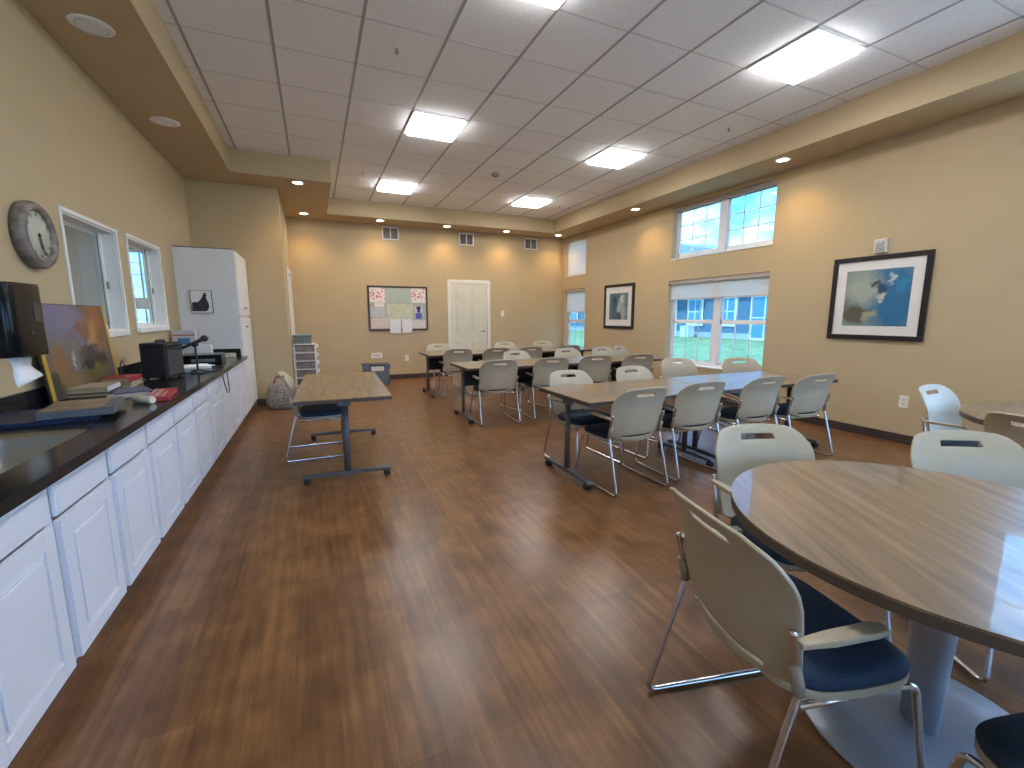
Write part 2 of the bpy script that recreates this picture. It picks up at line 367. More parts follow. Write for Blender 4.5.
roller_shade(BIGLO, .295, 'cream roller shade a quarter drawn over the wide lower window with the lawn view')
roller_shade(BIGUP, 0, 'taupe shade cassette rolled fully up at the wide upper window')
roller_shade(SMLO, .515, 'roller shade half drawn over the narrow lower window in the far corner')
roller_shade(SMUP, .80, 'roller shade drawn fully down over the narrow upper window in the far corner')

# back door
d = MB(); Y = BY; x0, x1, zt = 2.745, 3.585, 2.02
d.box((x0-.075, Y-.022, 0), (x0, Y, zt+.075), .005).box((x1, Y-.022, 0), (x1+.075, Y, zt+.075), .005).box((x0, Y-.022, zt), (x1, Y, zt+.075), .005)
struct(d.build('trim_3', mat('pale door casing', (.74, .71, .64), .5, noise=.02)))
def six_panel(M, wd, ht):
    m = MB(); m.box((0, -.012, .004), (wd, .0, ht), .002, M)
    cw = (wd-.11*2-.1)/2
    for c in (0, 1):
        a = .11+c*(cw+.1)
        for p, q in ((.16, .80), (.95, 1.55), (1.66, ht-.12)):
            m.box((a, -.017, p), (a+cw, -.011, q), .005, M); m.box((a+.035, -.023, p+.035), (a+cw-.035, -.016, q-.035), .005, M)
    return m
dm = struct(six_panel(Matrix.Translation((x0+.004, Y, 0)), x1-x0-.008, zt-.006).build('door_1', DOORM))
hn = MB().cyl((x1-.07, Y-.03, .98), .026, .018, 20, 'y').tube([(x1-.07, Y-.03, .98), (x1-.07, Y-.06, .98), (x1-.17, Y-.062, .98)], .009, 8, round_=.02).build('door_handle', STAINL, dm)
# passage door
pm = MB(); pm.box((PX-.002, 8.345, 0), (PX+.022, 8.42, 2.125), .005).box((PX-.002, 9.2, 0), (PX+.022, 9.275, 2.125), .005).box((PX-.002, 8.42, 2.05), (PX+.022, 9.2, 2.125), .005)
struct(pm.build('trim_4', TRIM))
d2 = struct(six_panel(Matrix.Translation((PX-.02, 8.424, 0)) @ Matrix.Rotation(PI/2, 4, 'Z'), .772, 2.045).build('door_2', DOORM))
MB().cyl((PX-.02, 8.5, .98), .026, .05, 16, 'x').tube([(PX+.03, 8.5, .98), (PX+.05, 8.5, .98), (PX+.052, 8.6, .98)], .009, 8).build('door_handle', STAINL, d2)

# ------------------------------------------------------------------ ceiling fixtures
def at_light(o, kind, energy, color, loc, size=.5, rot=(0, 0, 0), **k):
    L = bpy.data.lights.new('lamp', kind); L.energy = energy; L.color = color
    if kind == 'AREA': L.shape = 'SQUARE'; L.size = size
    for a, b_ in k.items(): setattr(L, a, b_)
    q = bpy.data.objects.new('lamp', L); C.objects.link(q); q.parent = o; q.location = loc; q.rotation_euler = rot
    return q
lights = [(1.368, 2.675, 'square lit ceiling panel at the very top edge, nearest on the left row'), (3.808, 2.675, 'largest square lit ceiling panel, nearest the upper right corner'),
          (1.368, 5.195, 'lit ceiling panel second from the front in the left row, above the tile field centre'), (3.808, 5.195, 'lit ceiling panel in the right row, in front of the farthest one'),
          (1.368, 7.715, 'farthest lit ceiling panel of the left row, nearest the noticeboard wall'), (3.808, 7.715, 'farthest lit ceiling panel of the right row, smallest one seen'),
          (1.368, .155, None), (3.808, .155, None)]
pl0 = thing('ceiling_light_panel', lights[0][2], 'ceiling light', (lights[0][0], lights[0][1], CEIL-.004), 0, 'square ceiling light panels')
fm = MB(); a_, b_ = .298, .268
fm.box((-a_, -a_, -.012), (a_, -b_, 0), .003).box((-a_, b_, -.012), (a_, a_, 0), .003).box((-a_, -b_, -.012), (-b_, b_, 0), .003).box((b_, -b_, -.012), (a_, b_, 0), .003)
fm.build('frame', WFRAME, pl0); MB().box((-b_+.002, -b_+.002, -.040), (b_-.002, b_-.002, -.001), .006).build('diffuser', LIGHTP, pl0)
at_light(pl0, 'AREA', PANEL_AREA_W, (.90, .94, 1), (0, 0, -.055), .52)
for i, (x, y, lb) in enumerate(lights):
    o = pl0 if i == 0 else copy_tree(pl0); o.location = (x, y, CEIL-.004)
    o['label'] = lb or 'square ceiling light panel behind the viewer'
dls = [(-.086, 7.04, 'small round recessed downlight over the alcove corner, nearer of the left pair'), (-.048, 9.04, 'small round recessed downlight in the far left corner above the passage door'),
       (1.27, 9.1, 'recessed downlight above the framed noticeboard, just left of the leftmost wall vent'), (2.60, 9.13, 'recessed downlight between the left and middle wall vents'),
       (3.916, 9.14, 'recessed downlight between the middle and right wall vents'), (5.19, 9.11, 'recessed downlight in the far right corner by the narrow upper window'),
       (5.16, 6.41, 'recessed downlight in the right soffit between the small art print and wide upper window'), (5.14, 3.76, 'recessed downlight in the right soffit beside the near end of the wide upper window')]
dl0 = thing('downlight', dls[0][2], 'downlight', (0, 0, SOF), 0, 'recessed downlights in the soffit')
MB().lathe([(.062, 0), (.088, 0), (.088, -.004), (.080, -.009), (.062, -.009)], 28, ring=True).build('trim_ring', WFRAME, dl0)
MB().lathe([(.001, -.0015), (.064, -.0015), (.064, -.005), (.001, -.008)], 28).build('lens', LAMPG, dl0)
at_light(dl0, 'SPOT', SPOT_W, (1, .64, .26), (0, 0, -.02), spot_size=math.radians(125), spot_blend=.8, shadow_soft_size=.05)
for i, (x, y, lb) in enumerate(dls):
    o = dl0 if i == 0 else copy_tree(dl0); o.location = (x, y, SOF); o['label'] = lb
for x, y, lb in ((-1.165, 3.9, 'large round white ceiling speaker nearest the viewer in the left soffit'), (-1.165, 5.42, 'round white ceiling speaker farther along the left soffit')):
    t = thing('ceiling_speaker', lb, 'ceiling speaker', (x, y, SOF), 0, 'ceiling speakers in the left soffit')
    MB().lathe([(.001, -.010), (.085, -.010), (.10, -.008), (.115, -.003), (.115, 0), (.001, 0)], 36).build('cover', WFRAME, t)
    MB().lathe([(.078, -.0105), (.083, -.0115), (.083, -.0095), (.078, -.0095)], 36, ring=True).build('grille_ring', mat('pale grey plastic', (.55, .54, .52), .5), t)
for x, y, lb in ((.731, 3.89, 'small sprinkler head in the left tiles nearest the viewer'), (4.407, 3.91, 'small sprinkler head in the tiles near the wide upper window'), (.78, 7.14, 'small sprinkler head nearer of two dots by the soffit step'), (4.46, 7.79, 'small sprinkler head beyond the farthest right light panel')):
    t = thing('sprinkler', lb, 'sprinkler', (x, y, CEIL), 0, 'ceiling sprinklers')
    MB().cyl((0, 0, -.006), .034, .006, 20).build('escutcheon', WFRAME, t)
    MB().cyl((0, 0, -.035), .008, .03, 10).cyl((0, 0, -.04), .018, .004, 14).build('head', STAINL, t)
t = thing('smoke_detector', 'grey round smoke detector in the middle of the tile field', 'smoke detector', (2.61, 6.49, CEIL))
MB().lathe([(.06, 0), (.06, -.015), (.045, -.035), (.02, -.04)], 24).build('housing', mat('grey detector plastic', (.30, .27, .25), .6), t); MB().cyl((0, 0, -.046), .012, .007, 12).build('sensor', BLACK, t)

# ------------------------------------------------------------------ wall fittings
def wall_vent(x, z, lb):
    t = thing('wall_vent', lb, 'vent', (x, BY, z), 0, 'white vents high on the back wall'); w_, h_ = .165, .125
    f = MB().box((-w_, -.012, -h_), (w_, 0, -h_+.022), .002).box((-w_, -.012, h_-.022), (w_, 0, h_), .002).box((-w_, -.012, -h_+.022), (-w_+.022, 0, h_-.022), .002).box((w_-.022, -.012, -h_+.022), (w_, 0, h_-.022), .002).box((-.009, -.012, -h_+.022), (.009, 0, h_-.022), .002)
    f.build('frame', WFRAME, t)
    MB().box((-w_+.02, -.003, -h_+.02), (w_-.02, -.001, h_-.02)).build('backing', mat('vent dark interior', (.05, .05, .05), .8), t)
    l_ = MB()
    for k in range(9):
        z_ = -h_+.035+k*.0225; R = Matrix.Translation((0, -.006, z_)) @ Matrix.Rotation(.6, 4, 'X'); l_.box((-w_+.02, -.006, -.0015), (w_-.02, .006, .0015), 0, R)
    l_.build('louvres', mat('vent louvre grey', (.45, .43, .40), .6), t)
wall_vent(1.52, 2.966, 'leftmost white louvred wall vent, above the noticeboard'); wall_vent(3.125, 2.957, 'middle white louvred wall vent, above the cream door'); wall_vent(4.68, 2.953, 'rightmost white louvred wall vent near the far right corner')
def plate(name, lb, cat, M, w_, h_, kind):
    t = thing(name, lb, cat); t.matrix_world = M        # local: x across, -y outward, z up
    MB().box((-w_/2, -.007, -h_/2), (w_/2, 0, h_/2), .003).build('cover_plate', mat('ivory wall plate', (.80, .77, .68), .5), t)
    if kind == 'outlet':
        s_ = MB()
        for z_ in (-.022, .022): s_.box((-.014, -.010, z_-.013), (.014, -.0072, z_+.013), .002)
        s_.build('socket', mat('socket face', (.6, .57, .5), .5), t)
    elif kind == 'switch': MB().box((-.008, -.014, -.016), (.008, -.0072, .016), .003).build('toggle', WFRAME, t)
    elif kind == 'multi':
        s_ = MB()
        for x_ in (-.05, 0, .05): s_.box((x_-.015, -.010, -.02), (x_+.015, -.0072, .02), .002)
        s_.build('socket', mat('red-brown socket face', (.55, .42, .36), .5), t)
    return t
TB = lambda x, z: Matrix.Translation((x, BY, z))
TR = lambda y, z: Matrix.Translation((RX, y, z)) @ Matrix.Rotation(-PI/2, 4, 'Z')
plate('wall_socket', 'wide pale socket plate low on the back wall under the noticeboard', 'socket', TB(1.143, .512), .22, .11, 'multi')
plate('wall_socket', 'single pale socket on the back wall left of the cream door', 'socket', TB(1.756, .437), .075, .125, 'outlet')
plate('light_switch', 'small white switch plate on the back wall right of the cream door', 'light switch', TB(3.965, 1.371), .08, .13, 'switch')
plate('wall_socket', 'white socket low on the right wall below the large blue art print', 'socket', TR(2.469, .436), .08, .125, 'outlet')
t = thing('fire_alarm_strobe', 'small white fire alarm strobe above the large blue art print', 'fire alarm'); t.matrix_world = TR(2.835, 2.045)
MB().box((-.06, -.04, -.07), (.06, 0, .07), .006).build('housing', mat('strobe plastic', (.66, .62, .58), .5), t)
MB().box((-.035, -.055, .0), (.035, -.04, .045), .008).build('strobe_lens', mat('strobe lens', (.45, .45, .45), .15), t)
s_ = MB()
for k in range(4): s_.box((-.045, -.0425, -.055+k*.012), (.045, -.0395, -.050+k*.012))
s_.build('sounder_slots', BLACK, t)

# framed art: local x across, -y outward
def framed(name, lb, cat, M, W_, H_, fw_, print_mat, mat_w, fmat):
    t = thing(name, lb, cat); t.matrix_world = M
    f = MB(); a, b_ = W_/2, H_/2
    f.box((-a, -.03, -b_), (a, 0, -b_+fw_), .004).box((-a, -.03, b_-fw_), (a, 0, b_), .004).box((-a, -.03, -b_+fw_), (-a+fw_, 0, b_-fw_), .004).box((a-fw_, -.03, -b_+fw_), (a, 0, b_-fw_), .004)
    f.build('frame', fmat, t)
    MB().box((-a+fw_-.002, -.016, -b_+fw_-.002), (a-fw_+.002, -.002, b_-fw_+.002)).build('mat_board', mat('warm white mat board', (.72, .68, .64), .8, noise=.02), t)
    c = fw_+mat_w
    MB().box((-a+c, -.018, -b_+c), (a-c, -.0165, b_-c)).build('print', print_mat, t)
    return t
FRAMEB = mat('dark espresso frame', (.012, .010, .012), .35, noise=.15)
def painterly(name, blobs, base, rough=.4):
    """abstract picture: soft noisy-edged blobs of colour, positions in object space"""
    m = bpy.data.materials.new(name); m.use_nodes = True; n, l = m.node_tree.nodes, m.node_tree.links; b = n['Principled BSDF']; b.inputs['Roughness'].default_value = rough
    tx = n.new('ShaderNodeTexCoord'); no = n.new('ShaderNodeTexNoise'); no.inputs['Scale'].default_value = 8; no.inputs['Detail'].default_value = 9; no.inputs['Roughness'].default_value = .62
    l.new(tx.outputs['Object'], no.inputs['Vector'])
    sub = n.new('ShaderNodeVectorMath'); sub.operation = 'SUBTRACT'; l.new(no.outputs['Color'], sub.inputs[0]); sub.inputs[1].default_value = (.5, .5, .5)
    sc = n.new('ShaderNodeVectorMath'); sc.operation = 'SCALE'; sc.inputs['Scale'].default_value = .26; l.new(sub.outputs[0], sc.inputs[0])
    ad = n.new('ShaderNodeVectorMath'); ad.operation = 'ADD'; l.new(tx.outputs['Object'], ad.inputs[0]); l.new(sc.outputs[0], ad.inputs[1])
    prev = None
    for (cx, cz, rx, rz, col) in blobs:
        mp = n.new('ShaderNodeMapping'); mp.inputs['Location'].default_value = (-cx/rx, 0, -cz/rz); mp.inputs['Scale'].default_value = (1/rx, 0, 1/rz); l.new(ad.outputs[0], mp.inputs[0])
        ln = n.new('ShaderNodeVectorMath'); ln.operation = 'LENGTH'; l.new(mp.outputs[0], ln.inputs[0])
        mr = n.new('ShaderNodeMapRange'); mr.inputs['From Min'].default_value = .55; mr.inputs['From Max'].default_value = 1.2; mr.inputs['To Min'].default_value = 1; mr.inputs['To Max'].default_value = 0
        l.new(ln.outputs['Value'], mr.inputs['Value'])
        mx = n.new('ShaderNodeMixRGB'); l.new(mr.outputs[0], mx.inputs[0]); mx.inputs[2].default_value = (*col, 1)
        if prev: l.new(prev, mx.inputs[1])
        else: mx.inputs[1].default_value = (*base, 1)
        prev = mx.outputs[0]
    l.new(prev, b.inputs['Base Color']); return m
P1 = painterly('blue and cream abstract', [(.16, .0, .24, .5, (.025, .14, .27)), (-.12, .1, .2, .17, (.34, .36, .30)), (-.2, -.16, .17, .12, (.10, .085, .06)), (-.05, -.19, .08, .05, (.33, .30, .2)),
    (-.02, .16, .05, .05, (.05, .05, .055)), (.06, .02, .04, .05, (.5, .5, .45)), (.13, .2, .03, .05, (.5, .52, .48)), (.05, .1, .06, .06, (.02, .06, .12)), (.22, .12, .06, .08, (.03, .2, .38))], (.20, .27, .26))
framed('framed_art_print', 'large landscape art print in blue and cream with dark frame on the right wall', 'picture', TR(2.831, 1.505), .906, .893, .05, P1, .098, FRAMEB)
P2 = painterly('teal abstract', [(-.08, 0, .2, .34, (.05, .12, .17)), (.12, -.1, .12, .3, (.34, .36, .34)), (.02, -.02, .05, .16, (.42, .46, .40)), (.1, .15, .05, .08, (.55, .55, .5)), (.02, -.2, .08, .12, (.06, .08, .07)), (-.12, .12, .06, .12, (.02, .05, .09))], (.12, .18, .22))
framed('framed_art_print', 'smaller dark teal art print in black frame between the right wall windows', 'picture', TR(7.26, 1.50), .93, .865, .055, P2, .12, FRAMEB)

# noticeboard and its papers
NBX, NBZ = 1.622, 1.472
t = thing('noticeboard', 'framed noticeboard covered with papers left of the cream door', 'noticeboard', (NBX, BY, NBZ))
f = MB(); a, b_ = .61, .455; fwid = .035
f.box((-a, -.025, -b_), (a, 0, -b_+fwid), .004).box((-a, -.025, b_-fwid), (a, 0, b_), .004).box((-a, -.025, -b_+fwid), (-a+fwid, 0, b_-fwid), .004).box((a-fwid, -.025, -b_+fwid), (a, 0, b_-fwid), .004)
f.build('frame', mat('dark brown board frame', (.05, .03, .02), .5), t)
MB().box((-a+fwid, -.012, -b_+fwid), (a-fwid, -.002, b_-fwid)).build('board', mat('grey green felt', (.42, .42, .36), .9, noise=.05), t)
def sheet(name, lb, x0, x1, z0, z1, m, y=-.0145, cat='paper'):
    o = MB().box((x0-(x0+x1)/2, 0, z0-(z0+z1)/2), (x1-(x0+x1)/2, -.0012, z1-(z0+z1)/2)).build(name, m, None, (NBX+(x0+x1)/2, BY+y, NBZ+(z0+z1)/2)); return tag(o, lb, cat)
FLOR = ramp_mat('red floral paper', [(.18, (.55, .05, .06)), (.32, (.62, .2, .18)), (.42, (.78, .70, .64))], 22, .8, (1, 1, 1), 3, 1.5, kind='voronoi')
sheet('floral_paper', 'red floral paper in the upper left corner of the noticeboard', -.57, -.27, .12, .415, FLOR)
sheet('floral_paper', 'red floral paper in the upper right corner of the noticeboard', .27, .57, .12, .415, FLOR)
sheet('green_chart', 'pale green ruled chart at the top centre of the noticeboard', -.26, .26, .10, .415, ramp_mat('pale green ruled paper', [(.3, (.34, .40, .34)), (.6, (.50, .55, .48))], 14, .85, (1, 1, .2), 3, .4, kind='wave'))
sheet('map_sheet', 'pale yellow green sheet at the centre of the noticeboard', -.24, .30, -.22, .09, ramp_mat('yellow green sheet', [(.35, (.50, .52, .34)), (.65, (.62, .62, .46))], 9, .85), -.0165)
sheet('calendar_page', 'grey printed calendar page at the left of the noticeboard', -.55, -.27, -.18, .02, ramp_mat('grey printed page', [(.4, (.42, .43, .42)), (.6, (.60, .60, .57))], 40, .85))
sheet('cream_note', 'cream note under the left floral paper on the noticeboard', -.48, -.29, .03, .11, mat('cream note paper', (.76, .70, .60), .85, noise=.05, nscale=50))
sheet('pink_page', 'pale pink printed page at the lower left of the noticeboard', -.56, -.2, -.40, -.20, ramp_mat('pink printed page', [(.4, (.60, .46, .40)), (.6, (.72, .64, .56))], 30, .85))
sheet('pale_page', 'pale printed page at the lower right corner of the noticeboard', .26, .55, -.41, -.24, ramp_mat('pale mottled page', [(.4, (.58, .52, .50)), (.6, (.70, .66, .62))], 26, .85))
br_ = sheet('brochure', 'blue brochure with a figure at the right of the noticeboard', .33, .50, -.22, .05, mat('pale brochure paper', (.55, .55, .58), .6))
for (a0, a1, c0, c1, cm) in ((-.045, .045, .07, .13, (.03, .03, .16)), (-.03, .03, .0, .07, (.35, .2, .16)), (-.07, .07, -.13, -.01, (.09, .12, .42))):
    MB().box((a0, -.0014, c0), (a1, -.0022, c1)).build('printed_panel', mat('ink %.2f' % cm[2], cm, .6), br_)
WP = ramp_mat('typed white sheet', [(.42, (.62, .61, .60)), (.55, (.80, .79, .78))], 60, .85, (1, 1, 3))
sheet('notice_sheet', 'left white typed sheet hanging over the noticeboard bottom frame', -.19, .03, -.51, -.22, WP, -.0270)
sheet('notice_sheet', 'right white typed sheet hanging over the noticeboard bottom frame', .06, .26, -.505, -.22, WP, -.0270)

# clock on left wall: local frame x across (along -Y world?), -y outward
TL = lambda y, z: Matrix.Translation((LX, y, z)) @ Matrix.Rotation(PI/2, 4, 'Z')
t = thing('wall_clock', 'round wall clock with aged bronze rim on the left wall', 'clock'); t.matrix_world = TL(3.50, 1.775)
RZ = Matrix.Rotation(PI/2, 4, 'X')
MB().lathe([(.132, .0), (.180, .0), (.187, .025), (.184, .05), (.172, .062), (.160, .056), (.152, .066), (.142, .056), (.132, .05)], 48, RZ, ring=True).build('rim', ramp_mat('aged bronze', [(.3, (.10, .075, .06)), (.7, (.27, .23, .20))], 18, .45), t)
MB().lathe([(.001, .0), (.142, .0), (.142, .045), (.001, .045)], 48, RZ).build('face', mat('aged cream dial', (.50, .49, .40), .6, noise=.08, nscale=12), t)
DK = mat('dark clock ink', (.06, .05, .04), .6)
num = MB()
ROM = ['XII', 'I', 'II', 'III', 'IIII', 'V', 'VI', 'VII', 'VIII', 'IX', 'X', 'XI']
nb = bmesh.new()
for k in range(12):
    cu = bpy.data.curves.new('n', 'FONT'); cu.body = str(12 if k == 0 else k); cu.size = .030; cu.align_x = 'CENTER'; cu.align_y = 'CENTER'; cu.extrude = .0005
    ob = bpy.data.objects.new('n', cu); C.objects.link(ob); dg = bpy.context.evaluated_depsgraph_get(); me = bpy.data.meshes.new_from_object(ob.evaluated_get(dg))
    a = k*PI/6; me.transform(Matrix.Translation((math.sin(a)*.116, -.047, math.cos(a)*.116)) @ Matrix.Rotation(PI/2, 4, 'X')); nb.from_mesh(me)
    bpy.data.objects.remove(ob); bpy.data.curves.remove(cu)
num.bm.free(); num.bm = nb; num.build('numerals', DK, t)
for nm, L_, w_, ang in (('hour_hand', .075, .007, math.radians(172)), ('minute_hand', .11, .005, math.radians(162))):
    R = Matrix.Translation((0, -.050, 0)) @ Matrix.Rotation(ang, 4, 'Y'); MB().box((-w_, -.002, -.015), (w_, 0, L_), .001, R).build(nm, DK, t)
MB().cyl((0, -.055, 0), .009, .008, 14, 'y').build('hub', DK, t)

# ------------------------------------------------------------------ counter run, left
CF = -.856; CB = LX
CTOP = .83; CBOT = .79
divs = [.94, 1.42, 1.90, 2.36, 2.84, 3.33, 3.82, 4.31, 4.80, 5.32, 5.82, 6.43]
def base_cabinet(y0, y1, lb, grp):
    t = thing('base_cabinet', lb, 'cabinet', (CF, (y0+y1)/2, 0), 0, grp); h = (y1-y0)/2-.0008
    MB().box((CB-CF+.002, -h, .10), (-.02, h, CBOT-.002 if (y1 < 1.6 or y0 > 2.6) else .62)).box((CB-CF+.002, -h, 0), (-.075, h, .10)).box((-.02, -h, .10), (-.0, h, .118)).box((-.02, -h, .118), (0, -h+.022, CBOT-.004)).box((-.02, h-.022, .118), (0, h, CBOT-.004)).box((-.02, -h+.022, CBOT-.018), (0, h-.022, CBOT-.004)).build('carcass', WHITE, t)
    g = h-.022
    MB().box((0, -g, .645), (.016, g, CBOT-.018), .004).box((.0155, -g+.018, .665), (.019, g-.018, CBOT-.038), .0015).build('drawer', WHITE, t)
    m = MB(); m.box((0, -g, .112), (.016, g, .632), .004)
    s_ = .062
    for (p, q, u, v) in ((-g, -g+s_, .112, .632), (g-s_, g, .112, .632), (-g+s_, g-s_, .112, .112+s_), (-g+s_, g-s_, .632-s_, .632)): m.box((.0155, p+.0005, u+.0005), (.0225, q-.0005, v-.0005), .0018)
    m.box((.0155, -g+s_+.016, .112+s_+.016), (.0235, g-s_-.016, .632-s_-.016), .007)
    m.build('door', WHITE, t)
cnt = ['nearest', 'second', 'third', 'fourth', 'fifth', 'sixth', 'seventh', 'eighth', 'ninth', 'tenth']
vis = [i for i in range(len(divs)-1) if divs[i] > 1.3]
for i in range(len(divs)-1):
    if i in vis: lb = 'white base cabinet, %s in view counting from the near end' % cnt[i-vis[0]]
    else: lb = 'white base cabinet under the counter behind the viewer'
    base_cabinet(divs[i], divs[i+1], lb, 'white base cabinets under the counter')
# worktop with a sink opening
SY0, SY1, SX0, SX1 = 1.66, 2.52, -1.29, -.93
ct = MB(); x0_, x1_ = CB+.001, -.795
ct.box((x0_, .94, CBOT), (x1_, SY0, CTOP)).box((x0_, SY1, CBOT), (x1_, 6.428, CTOP)).box((x0_, SY0, CBOT), (SX0, SY1, CTOP)).box((SX1, SY0, CBOT), (x1_, SY1, CTOP))
top = thing('worktop', 'long black granite worktop running along the left wall', 'worktop', (0, 0, 0))
ct.build('slab', GRANITE, top)
MB().box((CB+.001, .94, CTOP), (CB+.021, 6.428, CTOP+.09), .002).box((CB+.021, 6.408, CTOP), (-.86, 6.428, CTOP+.09), .002).build('backsplash', GRANITE, top)
sk = thing('sink', 'stainless steel sink set into the black worktop', 'sink', ((SX0+SX1)/2, (SY0+SY1)/2, CTOP))
def rrect(a, b_, r_, n_=6):
    P = []
    for cx, cy, s0 in ((a-r_, b_-r_, 0), (-a+r_, b_-r_, 1), (-a+r_, -b_+r_, 2), (a-r_, -b_+r_, 3)):
        for k in range(n_+1):
            an = (s0+k/n_)*PI/2; P.append((cx+r_*math.cos(an), cy+r_*math.sin(an)))
    return P
sa, sb = (SX1-SX0)/2, (SY1-SY0)/2
V = []; F = []; rings = [(sa-.001, sb-.001, .06, -.002), (sa-.008, sb-.008, .06, -.03), (sa-.02, sb-.02, .07, -.15), (sa-.05, sb-.05, .07, -.175), (.03, .03, .029, -.18)]
for a, b_, r_, z in rings: V += [(x, y, z) for x, y in rrect(a, b_, r_)]
k = 28
for j in range(len(rings)-1):
    for i in range(k): F.append((j*k+i, j*k+(i+1) % k, (j+1)*k+(i+1) % k, (j+1)*k+i))
F.append(tuple((len(rings)-1)*k+i for i in range(k)))
bm_ = MB(); bm_._add(V, F, True); o = bm_.build('basin', STAINL, sk); md = o.modifiers.new('s', 'SOLIDIFY'); md.thickness = .002; md.offset = 0
MB().lathe([(.02, -.1785), (.034, -.1785), (.034, -.176), (.02, -.1745)], 20).build('drain', STAINL, sk)

# tall pantry
TP0, TP1, TZ = 6.43, 7.448, 2.115
t = thing('pantry_cabinet', 'tall white pantry cabinet at the far end of the counter', 'cabinet', (-.86, (TP0+TP1)/2, 0))
hh_ = (TP1-TP0)/2-.001
MB().box((CB+.86+.002, -hh_, .10), (-.02, hh_, TZ)).box((CB+.862, -hh_, 0), (-.075, hh_, .1)).box((-.02, -hh_, .1), (0, -hh_+.02, TZ)).box((-.02, hh_-.02, .1), (0, hh_, TZ)).box((-.02, -hh_+.02, TZ-.02), (0, hh_-.02, TZ)).box((-.02, -hh_+.02, 1.295), (0, hh_-.02, 1.33)).box((-.02, -hh_+.02, .1), (0, hh_-.02, .12)).build('carcass', PANTRY, t)
for c in (0, 1):
    for z0, z1 in ((.11, 1.30), (1.325, TZ-.008)):
        a0, a1 = (-hh_+.012, -.004) if c == 0 else (.004, hh_-.012)
        m = MB().box((.0005, a0, z0), (.017, a1, z1), .004); s_ = .062
        for (p, q, u, v) in ((a0, a0+s_, z0, z1), (a1-s_, a1, z0, z1), (a0+s_, a1-s_, z0, z0+s_), (a0+s_, a1-s_, z1-s_, z1)): m.box((.0165, p+.0005, u+.0005), (.0235, q-.0005, v-.0005), .0018)
        m.box((.0165, a0+s_+.016, z0+s_+.016), (.0245, a1-s_-.016, z1-s_-.016), .007)
        dd = m.build('door', PANTRY, t)
        MB().cyl((.023, (a1-.03 if c == 0 else a0+.03), (z1-.12 if z0 < 1 else z0+.1)), .011, .02, 14, 'x').build('knob', STAINL, dd)
tag(MB().box((-.32, -.12, 0), (.20, .14, .018), .003).build('binder', mat('dark blue binder cover', (.03, .09, .19), .5), None, (-1.18, 6.62, TZ+.001), .08), 'dark blue binder lying on top of the tall pantry cabinet', 'binder')
tag(MB().box((-.10, -.2, 0), (.08, .2, .035), .006).build('cloth_bundle', mat('charcoal cloth', (.03, .035, .05), .9), None, (-.98, 6.85, TZ+.001), .1), 'dark folded cloth on the front edge of the pantry top', 'cloth')
# hen picture on the pantry side
t = thing('hen_picture', 'small square canvas of a black hen on the pantry side', 'picture'); t.matrix_world = Matrix.Translation((-1.215, TP0-.0005, 1.487))
MB().box((-.105, -.022, -.13), (.105, 0, .13), .003).build('canvas', mat('white canvas', (.72, .71, .68), .8, noise=.06, nscale=30), t)
MB().box((-.109, -.023, -.134), (-.105, 0, .134)).box((.105, -.023, -.134), (.109, 0, .134)).box((-.109, -.023, -.134), (.109, 0, -.13)).box((-.109, -.023, .13), (.109, 0, .134)).build('edge_strip', BLACK, t)
hen = [(-.10, -.11), (-.095, -.01), (-.07, .0), (-.04, -.005), (-.01, .025), (.012, .06), (.02, .09), (.035, .10), (.05, .095), (.058, .075), (.05, .06), (.055, .03), (.07, -.01), (.075, -.05), (.06, -.09), (.045, -.11)]
RX90 = Matrix.Rotation(PI/2, 4, 'X')
MB().prism(hen, .0222, .0235, 0, RX90).build('hen_silhouette', mat('black hen paint', (.025, .025, .028), .7, noise=.3, nscale=60), t)
MB().prism([(.022, .095), (.03, .115), (.038, .103), (.046, .114), (.052, .098), (.058, .09), (.05, .085)], .0224, .0238, 0, RX90).build('red_comb', mat('red comb paint', (.45, .03, .03), .7), t)

# ------------------------------------------------------------------ things on the counter and above it
# paper towel dispenser
t = thing('paper_towel_dispenser', 'glossy black paper towel dispenser on the left wall', 'paper towel dispenser'); t.matrix_world = TL(2.82, 1.135)
m = MB(); pr_ = rrect(.14, .1225, .04, 5)
m.prism([(x, y-.1235) for x, y in pr_], 0, .335, .012, None, True); m.build('housing', GLOSSB, t)
MB().box((.03, -.2485, .16), (.09, -.2462, .25), .001).build('window_strip', mat('smoke grey plastic', (.03, .03, .03), .3), t)
MB().box((-.02, -.249, .10), (0, -.2462, .115), .001).build('lever', BLACK, t)
pt = MB()
V = []; F = []
for i in range(9):
    s_ = i/8; V += [(-.07+.005*math.sin(i), -.17-.03*s_-.008*math.sin(s_*5), -.001-.14*s_), (.08+.006*math.sin(i*1.3), -.17-.05*s_-.010*math.sin(s_*6+1), -.001-.10*s_)]
for i in range(8): F.append((2*i, 2*i+1, 2*i+3, 2*i+2))
pt._add(V, F, True); o = pt.build('paper_towel', PAPER, None); o.matrix_world = TL(2.82, 1.135); tag(o, 'white paper towel hanging out of the black dispenser', 'paper towel'); md = o.modifiers.new('s', 'SOLIDIFY'); md.thickness = .002

